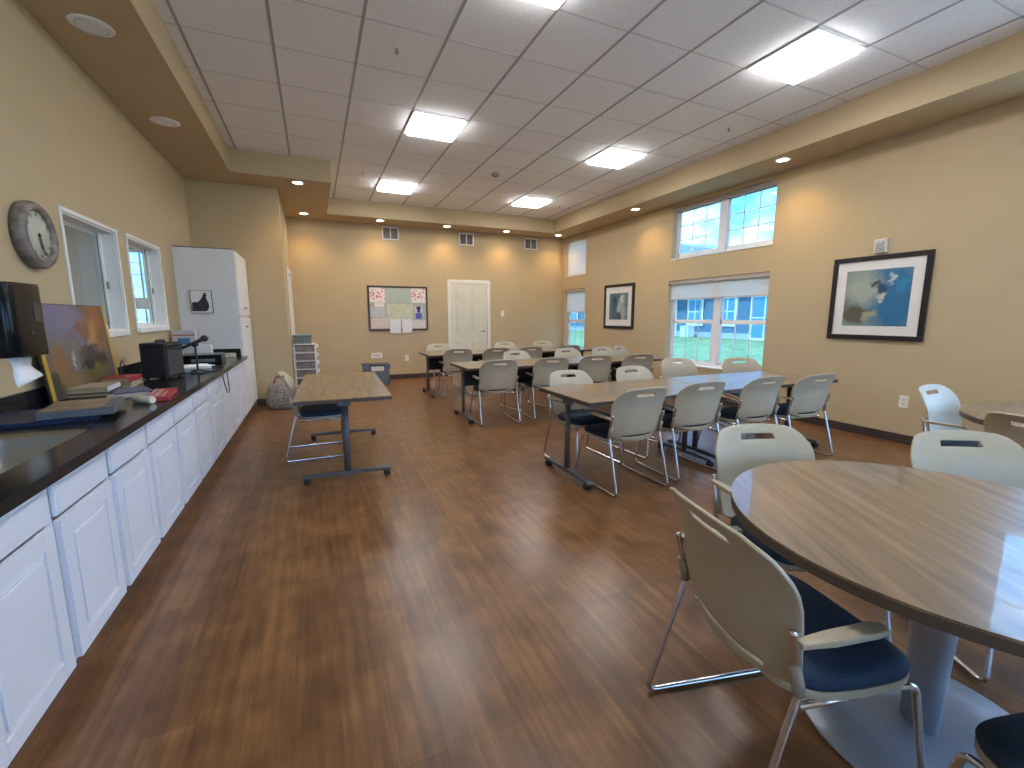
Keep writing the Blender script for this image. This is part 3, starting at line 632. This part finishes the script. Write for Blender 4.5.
# leaning autumn painting: canvas leaning on the wall
PA = painterly('autumn landscape paint', [(-.25, .18, .25, .14, (.17, .15, .24)), (-.05, .2, .18, .08, (.20, .17, .22)), (-.28, .02, .14, .14, (.16, .14, .15)), (.28, .18, .16, .14, (.30, .10, .03)), (.22, .08, .10, .08, (.40, .20, .05)), (.05, .12, .08, .07, (.24, .08, .05)), (.34, .04, .08, .12, (.22, .10, .03)),
    (.0, .06, .07, .05, (.16, .15, .19)), (-.30, -.08, .12, .12, (.24, .12, .04)), (-.1, -.06, .12, .12, (.16, .15, .12)), (-.12, -.06, .03, .06, (.40, .36, .26)), (.12, -.04, .14, .07, (.07, .045, .04)), (.14, .03, .10, .012, (.24, .20, .18)), (.06, -.1, .10, .06, (.03, .02, .015)), (.25, -.10, .10, .08, (.05, .035, .015)),
    (.16, -.16, .20, .04, (.14, .12, .02)), (.0, -.2, .30, .06, (.12, .08, .03)), (-.2, -.2, .2, .06, (.20, .12, .05)), (-.40, -.2, .08, .1, (.03, .03, .02))], (.14, .10, .08), .5)
Wp, Hp = .94, .56
ang = math.radians(4.5)
pM = Matrix.Translation((LX+.08, 3.76, CTOP+.004)) @ Matrix.Rotation(PI/2, 4, 'Z') @ Matrix.Rotation(-ang, 4, 'X')
t = thing('painting', 'autumn landscape painting with gold edges leaning against the left wall', 'painting'); t.matrix_world = pM
MB().box((-Wp/2+.002, 0.001, 0), (Wp/2-.002, .014, Hp)).build('stretcher', mat('dark brown wood', (.03, .02, .018), .6), t)
cv = MB().box((-Wp/2+.034, -.003, -Hp/2+.004), (Wp/2-.034, 0, Hp/2-.004)).build('canvas', PA, t, (0, 0, Hp/2))
GOLD = mat('gold yellow edge', (.52, .30, .03), .45, noise=.1)
MB().box((-Wp/2, -.006, 0), (-Wp/2+.034, .0005, Hp), .002).build('gold_edge', GOLD, t); MB().box((Wp/2-.034, -.006, 0), (Wp/2, .0005, Hp), .002).build('gold_edge', GOLD, t)

# blue tray and grey puzzle box
def slab(name, lb, cat, loc, rot, sx, sy, sz, m, bev=.003, group=None):
    o = MB().box((-sx/2, -sy/2, 0), (sx/2, sy/2, sz), bev).build(name, m, None, loc, rot); return tag(o, lb, cat, group)
Z = CTOP+.001
t = thing('binder', 'navy blue binder lying beside the sink under the grey box', 'binder', (-1.20, 2.83, Z), .16)
MB().box((-.20, -.19, 0), (.20, .19, .003), .001).box((-.20, -.19, .016), (.20, .19, .019), .001).box((.197, -.19, 0), (.20, .19, .019), .001).build('cover', mat('navy vinyl', (.005, .016, .06), .35), t)
MB().box((-.185, -.175, .0032), (.19, .175, .0158)).build('pages', mat('dark page block', (.02, .035, .09), .8), t)
t = thing('puzzle_box', 'flat grey box with tan lid picture lying on the navy binder', 'box', (-1.075, 2.84, Z+.020), .17)
MB().box((-.135, -.17, 0), (.135, .17, .036), .004).build('tray', mat('slate grey box card', (.10, .105, .115), .5, noise=.06), t)
MB().box((-.125, -.155, .0362), (.09, .15, .0375)).build('lid_print', ramp_mat('tan lid print', [(.35, (.20, .135, .08)), (.65, (.32, .24, .14))], 14, .5), t)
# books
def book(lb, loc, rot, sx, sy, sz, cover, spine=None):
    t = thing('book', lb, 'book', loc, rot, 'books piled in front of the leaning painting')
    c = .003
    MB().box((-sx/2, -sy/2, 0), (sx/2, sy/2, c), .001).box((-sx/2, -sy/2, sz-c), (sx/2, sy/2, sz), .001).box((-sx/2, -sy/2, c), (-sx/2+c, sy/2, sz-c)).build('cover', cover, t)
    if spine: MB().box((sx/2-.002, -sy/2, .001), (sx/2+.002, sy/2, sz-.001), .001).build('spine', spine, t)
    MB().box((-sx/2+c, -sy/2+.004, c+.0002), (sx/2-.005, sy/2-.004, sz-c-.0002)).build('pages', mat('cream page block', (.40, .29, .15), .9, noise=.08, nscale=40), t)
book('dark covered book at the bottom of the pile before the painting', (-1.30, 3.60, Z), .12+PI, .21, .29, .022, mat('dark book cover', (.04, .035, .05), .5))
book('tan book with white spine lying on the dark covered book', (-1.31, 3.62, Z+.023), .08, .20, .27, .032, mat('tan book cover', (.42, .33, .22), .5), mat('white book spine', (.62, .60, .58), .5))
book('red and white book beside the painting, topmost behind the pile', (-1.28, 3.98, Z+.03), .02+PI, .16, .26, .034, mat('red book cover', (.38, .03, .03), .45))
book('white covered book lying under the red and white book', (-1.28, 3.99, Z), .05, .17, .27, .029, mat('white book cover', (.66, .64, .62), .45))
slab('magazine', 'grey and white magazine lying in front of the book pile', 'magazine', (-1.09, 3.47, Z), .25, .20, .28, .008, mat('grey magazine', (.42, .42, .46), .4, noise=.2, nscale=20))
slab('magazine', 'dark blue magazine lying on the grey magazine, slightly askew', 'magazine', (-1.12, 3.60, Z+.009), .45, .19, .26, .008, mat('dark magazine', (.10, .11, .18), .4, noise=.4, nscale=16))
tag(MB().cyl((0, 0, .021), .021, .13, 24, 'y').build('paper_roll', mat('cream rolled paper', (.70, .62, .48), .8), None, (-.965, 3.14, Z), -2.2), 'short cream paper roll lying behind the red game box', 'paper roll')
t = thing('game_box', 'flat red box with white lettering bands at the counter edge', 'box', (-.885, 3.32, Z), .12)
MB().box((-.060, -.19, 0), (.060, .19, .026), .003).build('tray', mat('red box card', (.36, .02, .025), .4), t)
MB().box((-.048, -.16, .0262), (-.035, .16, .0272)).box((-.02, -.14, .0262), (.0, .12, .0272)).box((.02, -.16, .0262), (.03, .05, .0272)).build('print_bands', mat('pale red print', (.62, .35, .33), .5), t)
# combo amplifier
t = thing('guitar_amplifier', 'black box amplifier with speaker grille standing on the worktop', 'amplifier', (-1.155, 4.36, Z), -.25)
MB().box((-.055, -.13, .012), (.12, .12, .283), .01).build('cabinet', mat('black tolex', (.014, .013, .013), .7, noise=.3, nscale=80, bump=.3), t)
MB().box((.1205, -.11, .03), (.126, .10, .225), .003).build('grille_cloth', mat('grey grille cloth', (.055, .05, .045), .9, noise=.3, nscale=120), t)
MB().box((.1205, -.11, .235), (.126, .10, .272), .002).build('control_panel', mat('dark control panel', (.03, .03, .035), .3), t)
kb = MB()
for k in range(5): kb.cyl((.126, -.085+k*.04, .254), .009, .012, 12, 'x')
kb.build('knob_row', BLACK, t)
MB().tube([(.03, -.06, .282), (.03, -.055, .298), (.03, .045, .298), (.03, .05, .282)], .009, 8, round_=.02).build('handle', BLACK, t)
fb = MB()
for x_ in (-.035, .09):
    for y_ in (-.10, .09): fb.cyl((x_, y_, 0), .014, .012, 12)
fb.build('foot_set', BLACK, t)
# microphone on desk stand
t = thing('microphone_stand', 'black tabletop stand near the counter edge carrying a microphone', 'microphone stand', (-.955, 4.62, Z))
m = MB()
for a in (0.3, 2.4, 4.5): m.tube([(0, 0, .025), (.085*math.cos(a), .085*math.sin(a), .006)], .006, 8)
m.build('tripod_base', BLACK, t)
MB().cyl((0, 0, .02), .008, .22, 12).build('pole', BLACK, t); MB().tube([(-.02, 0, .235), (.02, 0, .25)], .016, 12).build('clip', BLACK, t)
t = thing('microphone', 'black handheld microphone held tilted in the tabletop stand', 'microphone', (-.955, 4.62, Z+.262))
dirv = Vector((.86, .2, .42)).normalized(); q = dirv.to_track_quat('Z', 'Y').to_matrix().to_4x4()
MB().lathe([(.010, -.12), (.011, -.115), (.015, .045), (.02, .055)], 16, q).build('handle', BLACK, t)
MB().lathe([(.018, .056), (.026, .066), (.028, .08), (.024, .097), (.012, .106)], 18, q).build('grille', mat('dark steel mesh', (.05, .05, .055), .4, metal=.8), t)
# printer/tray group by pantry
t = thing('organizer_box', 'small upright card box with blue and red stripes beside the pantry', 'box', (-1.315, 5.95, Z+.0), .05)
MB().box((-.10, -.05, 0), (.10, .05, .335), .003).build('body', mat('light grey card', (.50, .48, .46), .6), t)
MB().box((-.098, -.0515, .275), (.098, -.05, .29)).build('red_stripe', mat('red print', (.42, .10, .06), .6), t); MB().box((-.06, -.0515, .18), (.05, -.05, .25)).build('blue_stripe', mat('blue print', (.06, .15, .28), .6), t)
tag(MB().box((-.075, -.06, 0), (.075, .06, .17), .006).build('white_carton', mat('white carton card', (.72, .70, .68), .6, noise=.03), None, (-1.15, 5.95, Z), .05), 'plain white carton between the striped box and pantry', 'box')
t = thing('disc_player', 'black open-topped console lying in front of the pantry', 'media player', (-1.06, 5.5, Z), .05)
MB().box((-.19, -.16, 0), (.16, .16, .10), .006).build('housing', GLOSSB, t); MB().box((-.1, -.1605, .03), (.1, -.159, .06)).build('slot', mat('grey display', (.10, .11, .12), .3), t)
tag(MB().prism([(-.06, -.04), (.06, -.05), (.07, .03), (0, .06), (-.06, .04)], 0, .05, .006).build('plastic_bag', mat('pale crumpled plastic', (.48, .46, .34), .4, noise=.2, nscale=30), None, (-.95, 6.2, Z), .3), 'crumpled pale plastic bag at the far end of the worktop', 'bag')
slab('paper_stack', 'stack of white papers lying behind the microphone stand', 'paper', (-1.06, 5.08, Z), .3, .21, .28, .022, PAPER, .002)
slab('paper_sheet', 'loose white sheet on top of the paper stack, turned slightly', 'paper', (-1.05, 5.06, Z+.023), .6, .2, .27, .0015, PAPER, .0)
tag(MB().tube([(-.99, 4.5, Z+.006), (-.90, 4.62, Z+.006), (-.83, 4.72, Z+.006), (-.80, 4.75, Z-.02), (-.795, 4.78, .70), (-.79, 4.86, .60), (-.785, 4.93, .60), (-.79, 4.95, .70), (-.80, 4.98, Z-.02), (-.83, 5.0, Z+.006), (-.92, 5.1, Z+.006)], .0045, 6, round_=.05).build('cable', BLACK), 'thin black cable looping over the front edge of the worktop', 'cable')
tag(MB().tube([(-1.30, 4.05, Z+.14), (-1.32, 4.15, Z+.17), (-1.34, 4.25, Z+.13), (-1.35, 4.33, Z+.05), (-1.36, 4.40, Z+.006)], .004, 6, round_=.06).tube([(-1.28, 3.98, Z+.006), (-1.30, 4.05, Z+.14)], .004, 6).build('power_cord', BLACK), 'black power cord arching up between painting and amplifier', 'cable')

# ------------------------------------------------------------------ chairs
def make_chair(label):
    t = thing('stacking_chair', label, 'chair')
    # backrest shell: grid with a hand slot near the top and a narrow slot near the bottom
    us = [-1, -.93, -.8, -.62, -.46, -.38, -.30, -.15, 0, .15, .30, .38, .46, .62, .8, .93, 1]
    vs = [0, .03, .085, .125, .19, .28, .4, .52, .64, .74, .81, .875, .925, .955, .985, 1]
    def hw(v):
        if v < .12: return .175+.05*math.sin(v/.12*PI/2)
        if v < .78: return .225+.018*math.sin((v-.12)/.66*PI/2)
        return .243-.056*((v-.78)/.22)**1.3
    def P(u, v):
        z = .385+.408*v; x = hw(v)*u
        yc = -.190-.030*math.sin(min(1, v/.7)*PI/2)-.42*max(0, v-.55)**2
        y = yc - .0 + .055*abs(u)**2.2*(1-.45*v)
        # bottom and top edges bow
        z += -.012*(1-abs(u)**2)*(1-v)**3*0 + (.014*(1-u*u) if v > .9 else 0)*(v-.9)*10
        if abs(u) > .8 and v > .93: z -= .006*(v-.93)/.07*(abs(u)-.8)/.2*1.6
        if v < .12: z += .03*abs(u)**3*(1-v/.12)
        return (x, y, z)
    V = []; F = []
    for v in vs:
        for u in us: V.append(P(u, v))
    nu = len(us)
    for j in range(len(vs)-1):
        for i in range(nu-1):
            if vs[j] >= .87 and vs[j+1] <= .93 and us[i] >= -.39 and us[i+1] <= .39: continue
            if vs[j] >= .08 and vs[j+1] <= .13 and us[i] >= -.63 and us[i+1] <= .63: continue
            F.append((j*nu+i, j*nu+i+1, (j+1)*nu+i+1, (j+1)*nu+i))
    m = MB(); m._add(V, F, True); lv = [v for v in m.bm.verts if not v.link_faces]
    bmesh.ops.delete(m.bm, geom=lv, context='VERTS')
    o = m.build('backrest', CREAM, t)
    md = o.modifiers.new('th', 'SOLIDIFY'); md.thickness = .011; md.offset = 0
    md = o.modifiers.new('bv', 'BEVEL'); md.width = .003; md.segments = 2; md.limit_method = 'ANGLE'; md.angle_limit = math.radians(50)
    # seat pan and cushion
    def outline(sc, front, back):
        P_ = []
        for k in range(40):
            a = 2*PI*k/40; c, s_ = math.cos(a), math.sin(a)
            x = .222*sc*math.copysign(abs(c)**.45, c); y = (front if s_ > 0 else back)*math.copysign(abs(s_)**.45, s_)
            x *= 1-.06*max(0, -y/.2)
            P_.append((x*1.05, y+.022))
        return P_
    MB().prism(outline(1.0, .218, .185), .378, .402, .006, None, True).build('seat_pan', CREAM, t)
    m = MB(); rings = [(.99, .402), (1.0, .412), (.995, .428), (.96, .438), (.86, .443), (.5, .444), (.1, .443)]
    V = []; F = []
    for sc, z in rings: V += [(x*sc, y*sc, z + (.006*(y/.2) if False else 0) - (.012 if False else 0)) for x, y in outline(1, .220, .170)]
    for j in range(len(rings)-1):
        for i in range(40): F.append((j*40+i, j*40+(i+1) % 40, (j+1)*40+(i+1) % 40, (j+1)*40+i))
    F.append(tuple(range(39, -1, -1))); F.append(tuple(6*40+i for i in range(40)))
    m._add([(x, y, z-.02*max(0, (y-.16)/.08)**2*(1 if z > .42 else 0)) for x, y, z in V], F, True); m.build('seat_cushion', NAVY, t)
    for s_ in (-1, 1):
        MB().tube([(s_*.240, -.202, .600), (s_*.240, -.200, .59), (s_*.238, -.165, .44), (s_*.246, -.285, .0125), (s_*.246, .265, .0125), (s_*.215, .215, .365), (s_*.215, .16, .371), (s_*.216, -.14, .369)], .0095, 10, round_=.035).build('leg_frame', CHROME, t)
        MB().tube([(s_*.236, -.188, .510), (s_*.236, -.176, .47), (s_*.237, -.166, .430)], .0150, 10).build('back_bracket', mat('taupe bracket plastic', (.33, .27, .21), .5), t)
        a = MB(); R = Matrix.Translation((s_*.250, -.175, .575)) @ Matrix.Rotation(math.radians(2), 4, 'X')
        a.prism([(-.012, -.02), (.012, -.02), (.019, .06), (.022, .18), (.016, .215), (-.016, .215), (-.022, .18), (-.017, .06)], -.008, .008, .004, R); a.build('armrest', CREAM, t)
    return t
# (x, y, facing dx, dy, label)
ch = [
 (1.215, .765, .974, -.226, 'large cream chair in the foreground seen from behind'),
 (1.80, 1.13, -.30, -.96, 'cream chair with a hand slot at the far left side of the near round table'),
 (2.46, .70, -.50, -.87, 'cream chair at the right of the near round table, backrest cut by the photo edge'),
 (1.40, .10, .27, .96, 'navy seat corner of a chair in the bottom right corner'),
 (4.17, 1.43, .02, -1, 'pale blue-lit chair at the far round table below the large art print'),
 (3.60, .87, .96, -.28, 'chair back in dark shadow at the near left side of the far round table'),
 (-.03, 4.60, 1, 0, 'chair tucked sideways under the lone table nearest the counter'),
 # front row, near side
 (2.17, 2.77, -.02, 1, 'chair with its back to the viewer at the left end of the front table row'),
 (2.83, 2.81, .03, 1, 'second chair from the left on the near side of the front table row'),
 (3.57, 2.82, .02, 1, 'third chair from the left on the near side of the front table row'),
 (4.15, 2.74, .06, 1, 'chair at the right end of the front row near side, against the beige wall'),
 # front row, far side
 (2.18, 3.32, .04, -1, 'chair facing the viewer at the left end of the front row far side'),
 (2.96, 3.36, .06, -1, 'second chair facing the viewer behind the front table row'),
 (3.96, 3.84, -.18, -1, 'low-seen chair behind the front row under the left part of the wide window'),
 (4.66, 3.58, -.40, -1, 'shaded chair back with bright slot against the green lawn window'),
 # middle row, near side
 (2.01, 5.10, .06, 1, 'chair with its back to the viewer at the left end of the middle table row'),
 (2.75, 5.13, .10, 1, 'second chair from the left on the near side of the middle table row'),
 (3.44, 5.15, .14, 1, 'third chair from the left on the near side of the middle table row'),
 (4.10, 5.08, .14, 1, 'rightmost near-side chair of the middle table row'),
 # middle row, far side
 (2.74, 5.72, .15, -1, 'cream chair facing the viewer behind the left part of the middle row'),
 (3.64, 5.82, 0, -1, 'chair facing the viewer behind the middle row, left side lit blue'),
 (4.38, 5.88, .05, -1, 'bright pale chair facing the viewer beside the dark tilted one, middle row'),
 (4.93, 6.04, .45, -.89, 'dark shaded chair turned askew at the right end of the middle row far side'),
 # back row, near side
 (2.09, 7.04, .04, 1, 'chair with its back to the viewer at the left end of the back table row'),
 (2.75, 7.0, .08, 1, 'second near-side chair from the left in the back table row, before the cream door'),
 (3.36, 7.02, .02, 1, 'third near-side chair from the left in the back table row'),
 (4.14, 7.04, .05, 1, 'last near-side chair of the back table row, beneath the narrow window'),
 # back row, far side
 (2.09, 7.85, .02, -1, 'cream chair facing the viewer at the left end of the back row'),
 (3.42, 7.83, 0, -1, 'cream chair facing the viewer right of the cream door, back row'),
 (4.22, 7.80, -.05, -1, 'cream chair facing the viewer in the light patch by the far right corner'),
]
ROWG = 'cream stacking chairs with navy seats'
c0 = None
for i, (x, y, dx, dy, lb) in enumerate(ch):
    if c0 is None: c0 = make_chair(lb); o = c0
    else: o = copy_tree(c0)
    o.location = (x, y, 0); o.rotation_euler = (0, 0, math.atan2(dy, dx)-PI/2); o['label'] = lb; o['group'] = ROWG

# ------------------------------------------------------------------ tables
TZT = .70
def training_table(label, loc, L, D, rotz, inset=(.06, .06), group='rectangular tables on castors'):
    """long side along local x, centre at origin"""
    t = thing('training_table', label, 'table', (*loc, 0), rotz, group)
    P_ = rrect(L/2, D/2, .012, 3)
    MB().prism(P_, TZT-.006, TZT, .0015).build('tabletop', WOOD, t)
    MB().prism(P_, TZT-.032, TZT-.0062, .002).build('edge_band', WOODEDGE, t)
    for s_, ins in ((-1, inset[0]), (1, inset[1])):
        x = s_*(L/2-ins)
        lg = MB()
        lg.box((x-.022, -.05, TZT-.085), (x+.022, .05, TZT-.033), .004)
        lg.box((x-.016, -.24, TZT-.052), (x+.016, .24, TZT-.033), .003)
        lg.prism([(x+.021*math.cos(2*PI*k/20), .028*math.sin(2*PI*k/20)) for k in range(20)], .08, TZT-.08, 0, None, True)
        lg.prism([(-.34, .060), (-.33, .074), (-.1, .082), (.1, .082), (.33, .074), (.34, .060), (.34, .052), (-.34, .052)], x-.024, x+.024, .003, Matrix(((0, 0, 1, 0), (1, 0, 0, 0), (0, 1, 0, 0), (0, 0, 0, 1))))
        lo = lg.build('leg', STEEL, t)
        for q in (-1, 1):
            c = MB(); yy = q*.305
            c.cyl((x-.026, yy, .026), .026, .02, 18, 'x').cyl((x+.006, yy, .026), .026, .02, 18, 'x').cyl((x-.008, yy, .026), .012, .016, 12, 'x').box((x-.012, yy-.012, .035), (x+.012, yy+.012, .058), .003)
            c.build('castor', BLACK, lo)
    MB().box((-L/2+inset[0], -.02, TZT-.075), (L/2-inset[1], .02, TZT-.034), .004).build('crossbeam', STEEL, t)
    return t
def with_panel(t, L):
    MB().box((-L/2+.12, .17, .40), (L/2-.12, .182, TZT-.034), .002).build('modesty_panel', mat('black mesh panel', (.02, .02, .022), .7), t)
training_table('lone rectangular wood table with grey castor legs beside the counter', (.20, 4.35), 1.64, .71, PI/2-.035, (.16, .12))
rows = [('front', 1.77, 3.17, 4.68, 3.02), ('middle', 1.63, 3.24, 4.86, 5.37), ('back', 1.63, 3.24, 4.86, 7.30)]
for nm, a, b_, c, y in rows:
    t = training_table('left rectangular wood table of the %s row, joined to its neighbour' % nm, ((a+b_)/2, y), b_-a-.003, .78, 0)
    if nm != 'front': with_panel(t, b_-a)
    t = training_table('right rectangular wood table of the %s row, nearer the window wall' % nm, ((b_+c)/2, y), c-b_-.003, .78, 0, (.07, .13))
    if nm != 'front': with_panel(t, c-b_)
def round_table(label, loc, R_, rotz):
    t = thing('round_table', label, 'table', (*loc, 0), rotz, 'round wood tables')
    cp = [(R_*math.cos(2*PI*k/96), R_*math.sin(2*PI*k/96)) for k in range(96)]
    MB().prism(cp, TZT-.007, TZT, .002).build('tabletop', WOOD, t)
    MB().prism(cp, TZT-.034, TZT-.0072, .004, None, True).build('edge_band', mat('brown laminate edge', (.085, .055, .038), .5, noise=.1), t)
    m = MB(); V = []; F = []; k = 28
    for z, a, b2 in ((.022, .058, .040), (.3, .066, .042), (TZT-.05, .088, .046)):
        V += [(a*math.cos(2*PI*i/k), b2*math.sin(2*PI*i/k), z) for i in range(k)]
    for j in range(2):
        for i in range(k): F.append((j*k+i, j*k+(i+1) % k, (j+1)*k+(i+1) % k, (j+1)*k+i))
    F += [tuple(range(k-1, -1, -1)), tuple(2*k+i for i in range(k))]; m._add(V, F, True); m.build('column', SILVER, t)
    m = MB(); 
    for an in (0, PI/2): m.box((-.30, -.02, TZT-.05), (.30, .02, TZT-.035), .003, Matrix.Rotation(an, 4, 'Z'))
    m.build('support_arm', STEEL, t)
    MB().lathe([(.335, 0), (.34, .004), (.335, .012), (.20, .020), (.06, .024)], 64).build('base_plate', SILVER, t)
round_table('large round wood table on a grey disc base in the foreground', (1.71, .61), .59, 1.065)
round_table('farther round wood table at the right edge, catching window light', (4.22, .74), .76, .2)

# ------------------------------------------------------------------ far left corner
t = thing('drawer_tower', 'white plastic drawer tower in the far left corner by the passage door', 'drawer tower', (-.175, 8.22, 0))
WP_ = mat('white plastic', (.74, .73, .72), .45, noise=.02)
m = MB()
for x_ in (-.17, .15):
    for y_ in (-.17, .15): m.box((x_, y_, 0), (x_+.025, y_+.025, .86), .003)
for k in range(7): m.box((-.17, -.17, .02+k*.138), (.175, .175, .035+k*.138), .003)
m.build('frame', WP_, t)
for k in range(6):
    d_ = MB().box((-.14, -.135, .04+k*.138), (.172, .135, .145+k*.138), .006).build('drawer', mat('smoky translucent drawer', (.22, .17, .15), .35, noise=.3, nscale=25), t)
    MB().box((.173, -.14, .105+k*.138), (.21, .14, .148+k*.138), .006).build('lip', WP_, d_)
t = thing('storage_box', 'teal grey plastic box with lid on top of the drawer tower', 'box', (-.19, 8.22, .864))
MB().box((-.13, -.12, .001), (.13, .12, .12), .012).build('body', mat('teal grey plastic', (.13, .17, .17), .5), t); MB().box((-.145, -.135, .121), (.145, .135, .145), .006).build('lid', mat('teal lid', (.12, .22, .24), .5), t)
# patterned soft bag in the corner
t = thing('patterned_bag', 'soft floral patterned tote bag slumped on the floor by the alcove wall', 'bag', (-.50, 7.12, 0))
m = MB(); V = []; F = []; k = 28
for z, rx, ry in ((0, .15, .11), (.01, .17, .125), (.10, .195, .15), (.22, .19, .15), (.32, .165, .125), (.37, .14, .10)):
    for i in range(k):
        a = 2*PI*i/k; q = 1+.05*math.sin(a*5+z*20)+.03*math.sin(a*9-z*30)
        V.append((rx*q*math.copysign(abs(math.cos(a))**.7, math.cos(a)), ry*q*math.copysign(abs(math.sin(a))**.7, math.sin(a)), z+.012*math.sin(a*4)*(z > .2)))
for j in range(5):
    for i in range(k): F.append((j*k+i, j*k+(i+1) % k, (j+1)*k+(i+1) % k, (j+1)*k+i))
F += [tuple(range(k-1, -1, -1)), tuple(5*k+i for i in range(k))]; m._add(V, F, True)
m.build('body', ramp_mat('pale floral fabric', [(.1, (.14, .07, .06)), (.28, (.24, .16, .13)), (.45, (.40, .34, .28)), (.7, (.18, .18, .18))], 24, .9, kind='voronoi'), t)
for y_ in (-.06, .06): MB().tube([(-.08, y_, .34), (-.07, y_*1.3, .45), (.05, y_*1.3, .46), (.08, y_, .34)], .008, 8, round_=.05).build('strap', mat('brown strap', (.14, .09, .07), .8), t)
# crate behind the lone table
t = thing('storage_crate', 'low crate with blue corner clips and white label behind the lone table', 'crate', (1.03, 8.80, 0))
m = MB().box((-.20, -.15, .0), (.20, .15, .02), .004)
for a, b2 in (((-.23, -.17), (-.218, .17)), ((.218, -.17), (.23, .17))): m.box((a[0], a[1], .02), (b2[0], b2[1], .38), .003)
m.box((-.218, -.17, .02), (.218, -.158, .38), .003).box((-.218, .158, .02), (.218, .17, .38), .003)
m.build('body', mat('slate crate plastic', (.12, .15, .17), .5), t)
MB().box((-.245, -.185, .382), (.245, .185, .41), .005).build('lid', mat('dark lid', (.03, .035, .05), .5), t)
MB().box((-.25, -.192, .34), (-.15, -.178, .405), .004).box((.15, -.192, .34), (.25, -.178, .405), .004).build('clip', mat('blue clip', (.10, .16, .34), .5), t)
MB().box((-.10, -.176, .29), (.13, -.1725, .375)).build('paper_label', mat('label paper', (.75, .70, .66), .8), t)

# ------------------------------------------------------------------ outdoors
GRASS = ramp_mat('lawn grass', [(.3, (.17, .22, .09)), (.5, (.27, .32, .15)), (.7, (.36, .41, .20))], 1.4, .95, (1, 1, 1), 8, spec=.1)
GRASS.node_tree.nodes['Principled BSDF'].inputs['Roughness'].default_value = 1
lw = MB().box((RX+WT+.001, -60, -.30), (90, 130, -.12)).box((-60, BY+WT+.001, -.30), (RX+WT+.001, 130, -.12)).box((-60, -60, -.30), (RX+WT+.001, FY-.201, -.12)).build('lawn', GRASS); lw['kind'] = 'structure'
CONC = mat('pale patio concrete', (.58, .57, .55), .9, noise=.06, nscale=2)
pt_ = MB().box((-14, FY-16, -.12), (RX+WT+9, FY-.202, -.06)).box((RX+WT+.002, FY-.202, -.12), (RX+WT+9, 3.0, -.06)).build('bounce_patio', CONC); pt_['kind'] = 'structure'  # unseen pale slab added to bounce neutral light onto the ceiling
BX = 24.0
SID = ramp_mat('blue grey lap siding', [(.0, (.10, .17, .24)), (.12, (.20, .30, .38)), (1, (.24, .34, .42))], 3.2, .8, (0, 0, 1), 0, 0, kind='wave')
bt = thing('apartment_building', 'long blue grey building with white trimmed windows across the lawn', 'building', (BX, 25, -.12))
MB().box((0, -22, 0), (9, 45, 3.3)).build('wall', SID, bt)
MB().box((-.05, -22, 0), (0, 45, .35)).build('foundation', mat('pale concrete', (.40, .42, .45), .9), bt)
rm = mat('grey shingle', (.24, .24, .25), .9, noise=.2, nscale=6)
MB().prism([(-.8, 3.3), (4.5, 5.5), (9.8, 3.3), (9.8, 3.2), (-.8, 3.2)], -22.5, 45, 0, Matrix(((1, 0, 0, 0), (0, 0, 1, 0), (0, 1, 0, 0), (0, 0, 0, 1)))).build('roof', rm, bt)
MB().prism([(-3.4, 3.3), (-2.7, 5.85), (1.2, 6.8), (10, 7.4), (20, 3.3)], 0, 9, 0, Matrix(((0, 0, 1, -1.4), (1, 0, 0, 0), (0, 1, 0, 0), (0, 0, 0, 1)))).build('gable', mat('pale gable panel', (.36, .34, .31), .9), bt)
for k in range(-9, 16):
    y = k*2.6+.6
    z0, z1 = (.9, 2.5) if k % 3 else (.12, 2.5)
    wd = .55 if k % 3 else .8
    f = MB(); c = .14
    f.box((-.09, y-wd-c, z0-c), (-.052, y-wd, z1+c)).box((-.09, y+wd, z0-c), (-.052, y+wd+c, z1+c)).box((-.09, y-wd, z1), (-.052, y+wd, z1+c)).box((-.09, y-wd, z0-c), (-.052, y+wd, z0)).box((-.08, y-.03, z0), (-.052, y+.03, z1)).box((-.08, y-wd, (z0+z1)/2-.03), (-.052, y+wd, (z0+z1)/2+.03))
    wo_ = f.build('window', TRIM, bt); MB().box((-.06, y-wd, z0), (-.051, y+wd, z1)).build('pane', mat('dark far glass', (.10, .26, .40), .3), wo_)
for yy, lb in ((18.6, 'small white utility cabinet on the lawn against the building'),):
    t = thing('utility_cabinet', lb, 'utility cabinet', (BX-.9, yy+4.2, -.12)); MB().box((-.3, -.35, 0), (.3, .35, .7), .03).build('body', mat('light utility metal', (.6, .65, .68), .5), t); MB().box((-.33, -.38, .701), (.33, .38, .75), .01).build('lid', TRIM, t)
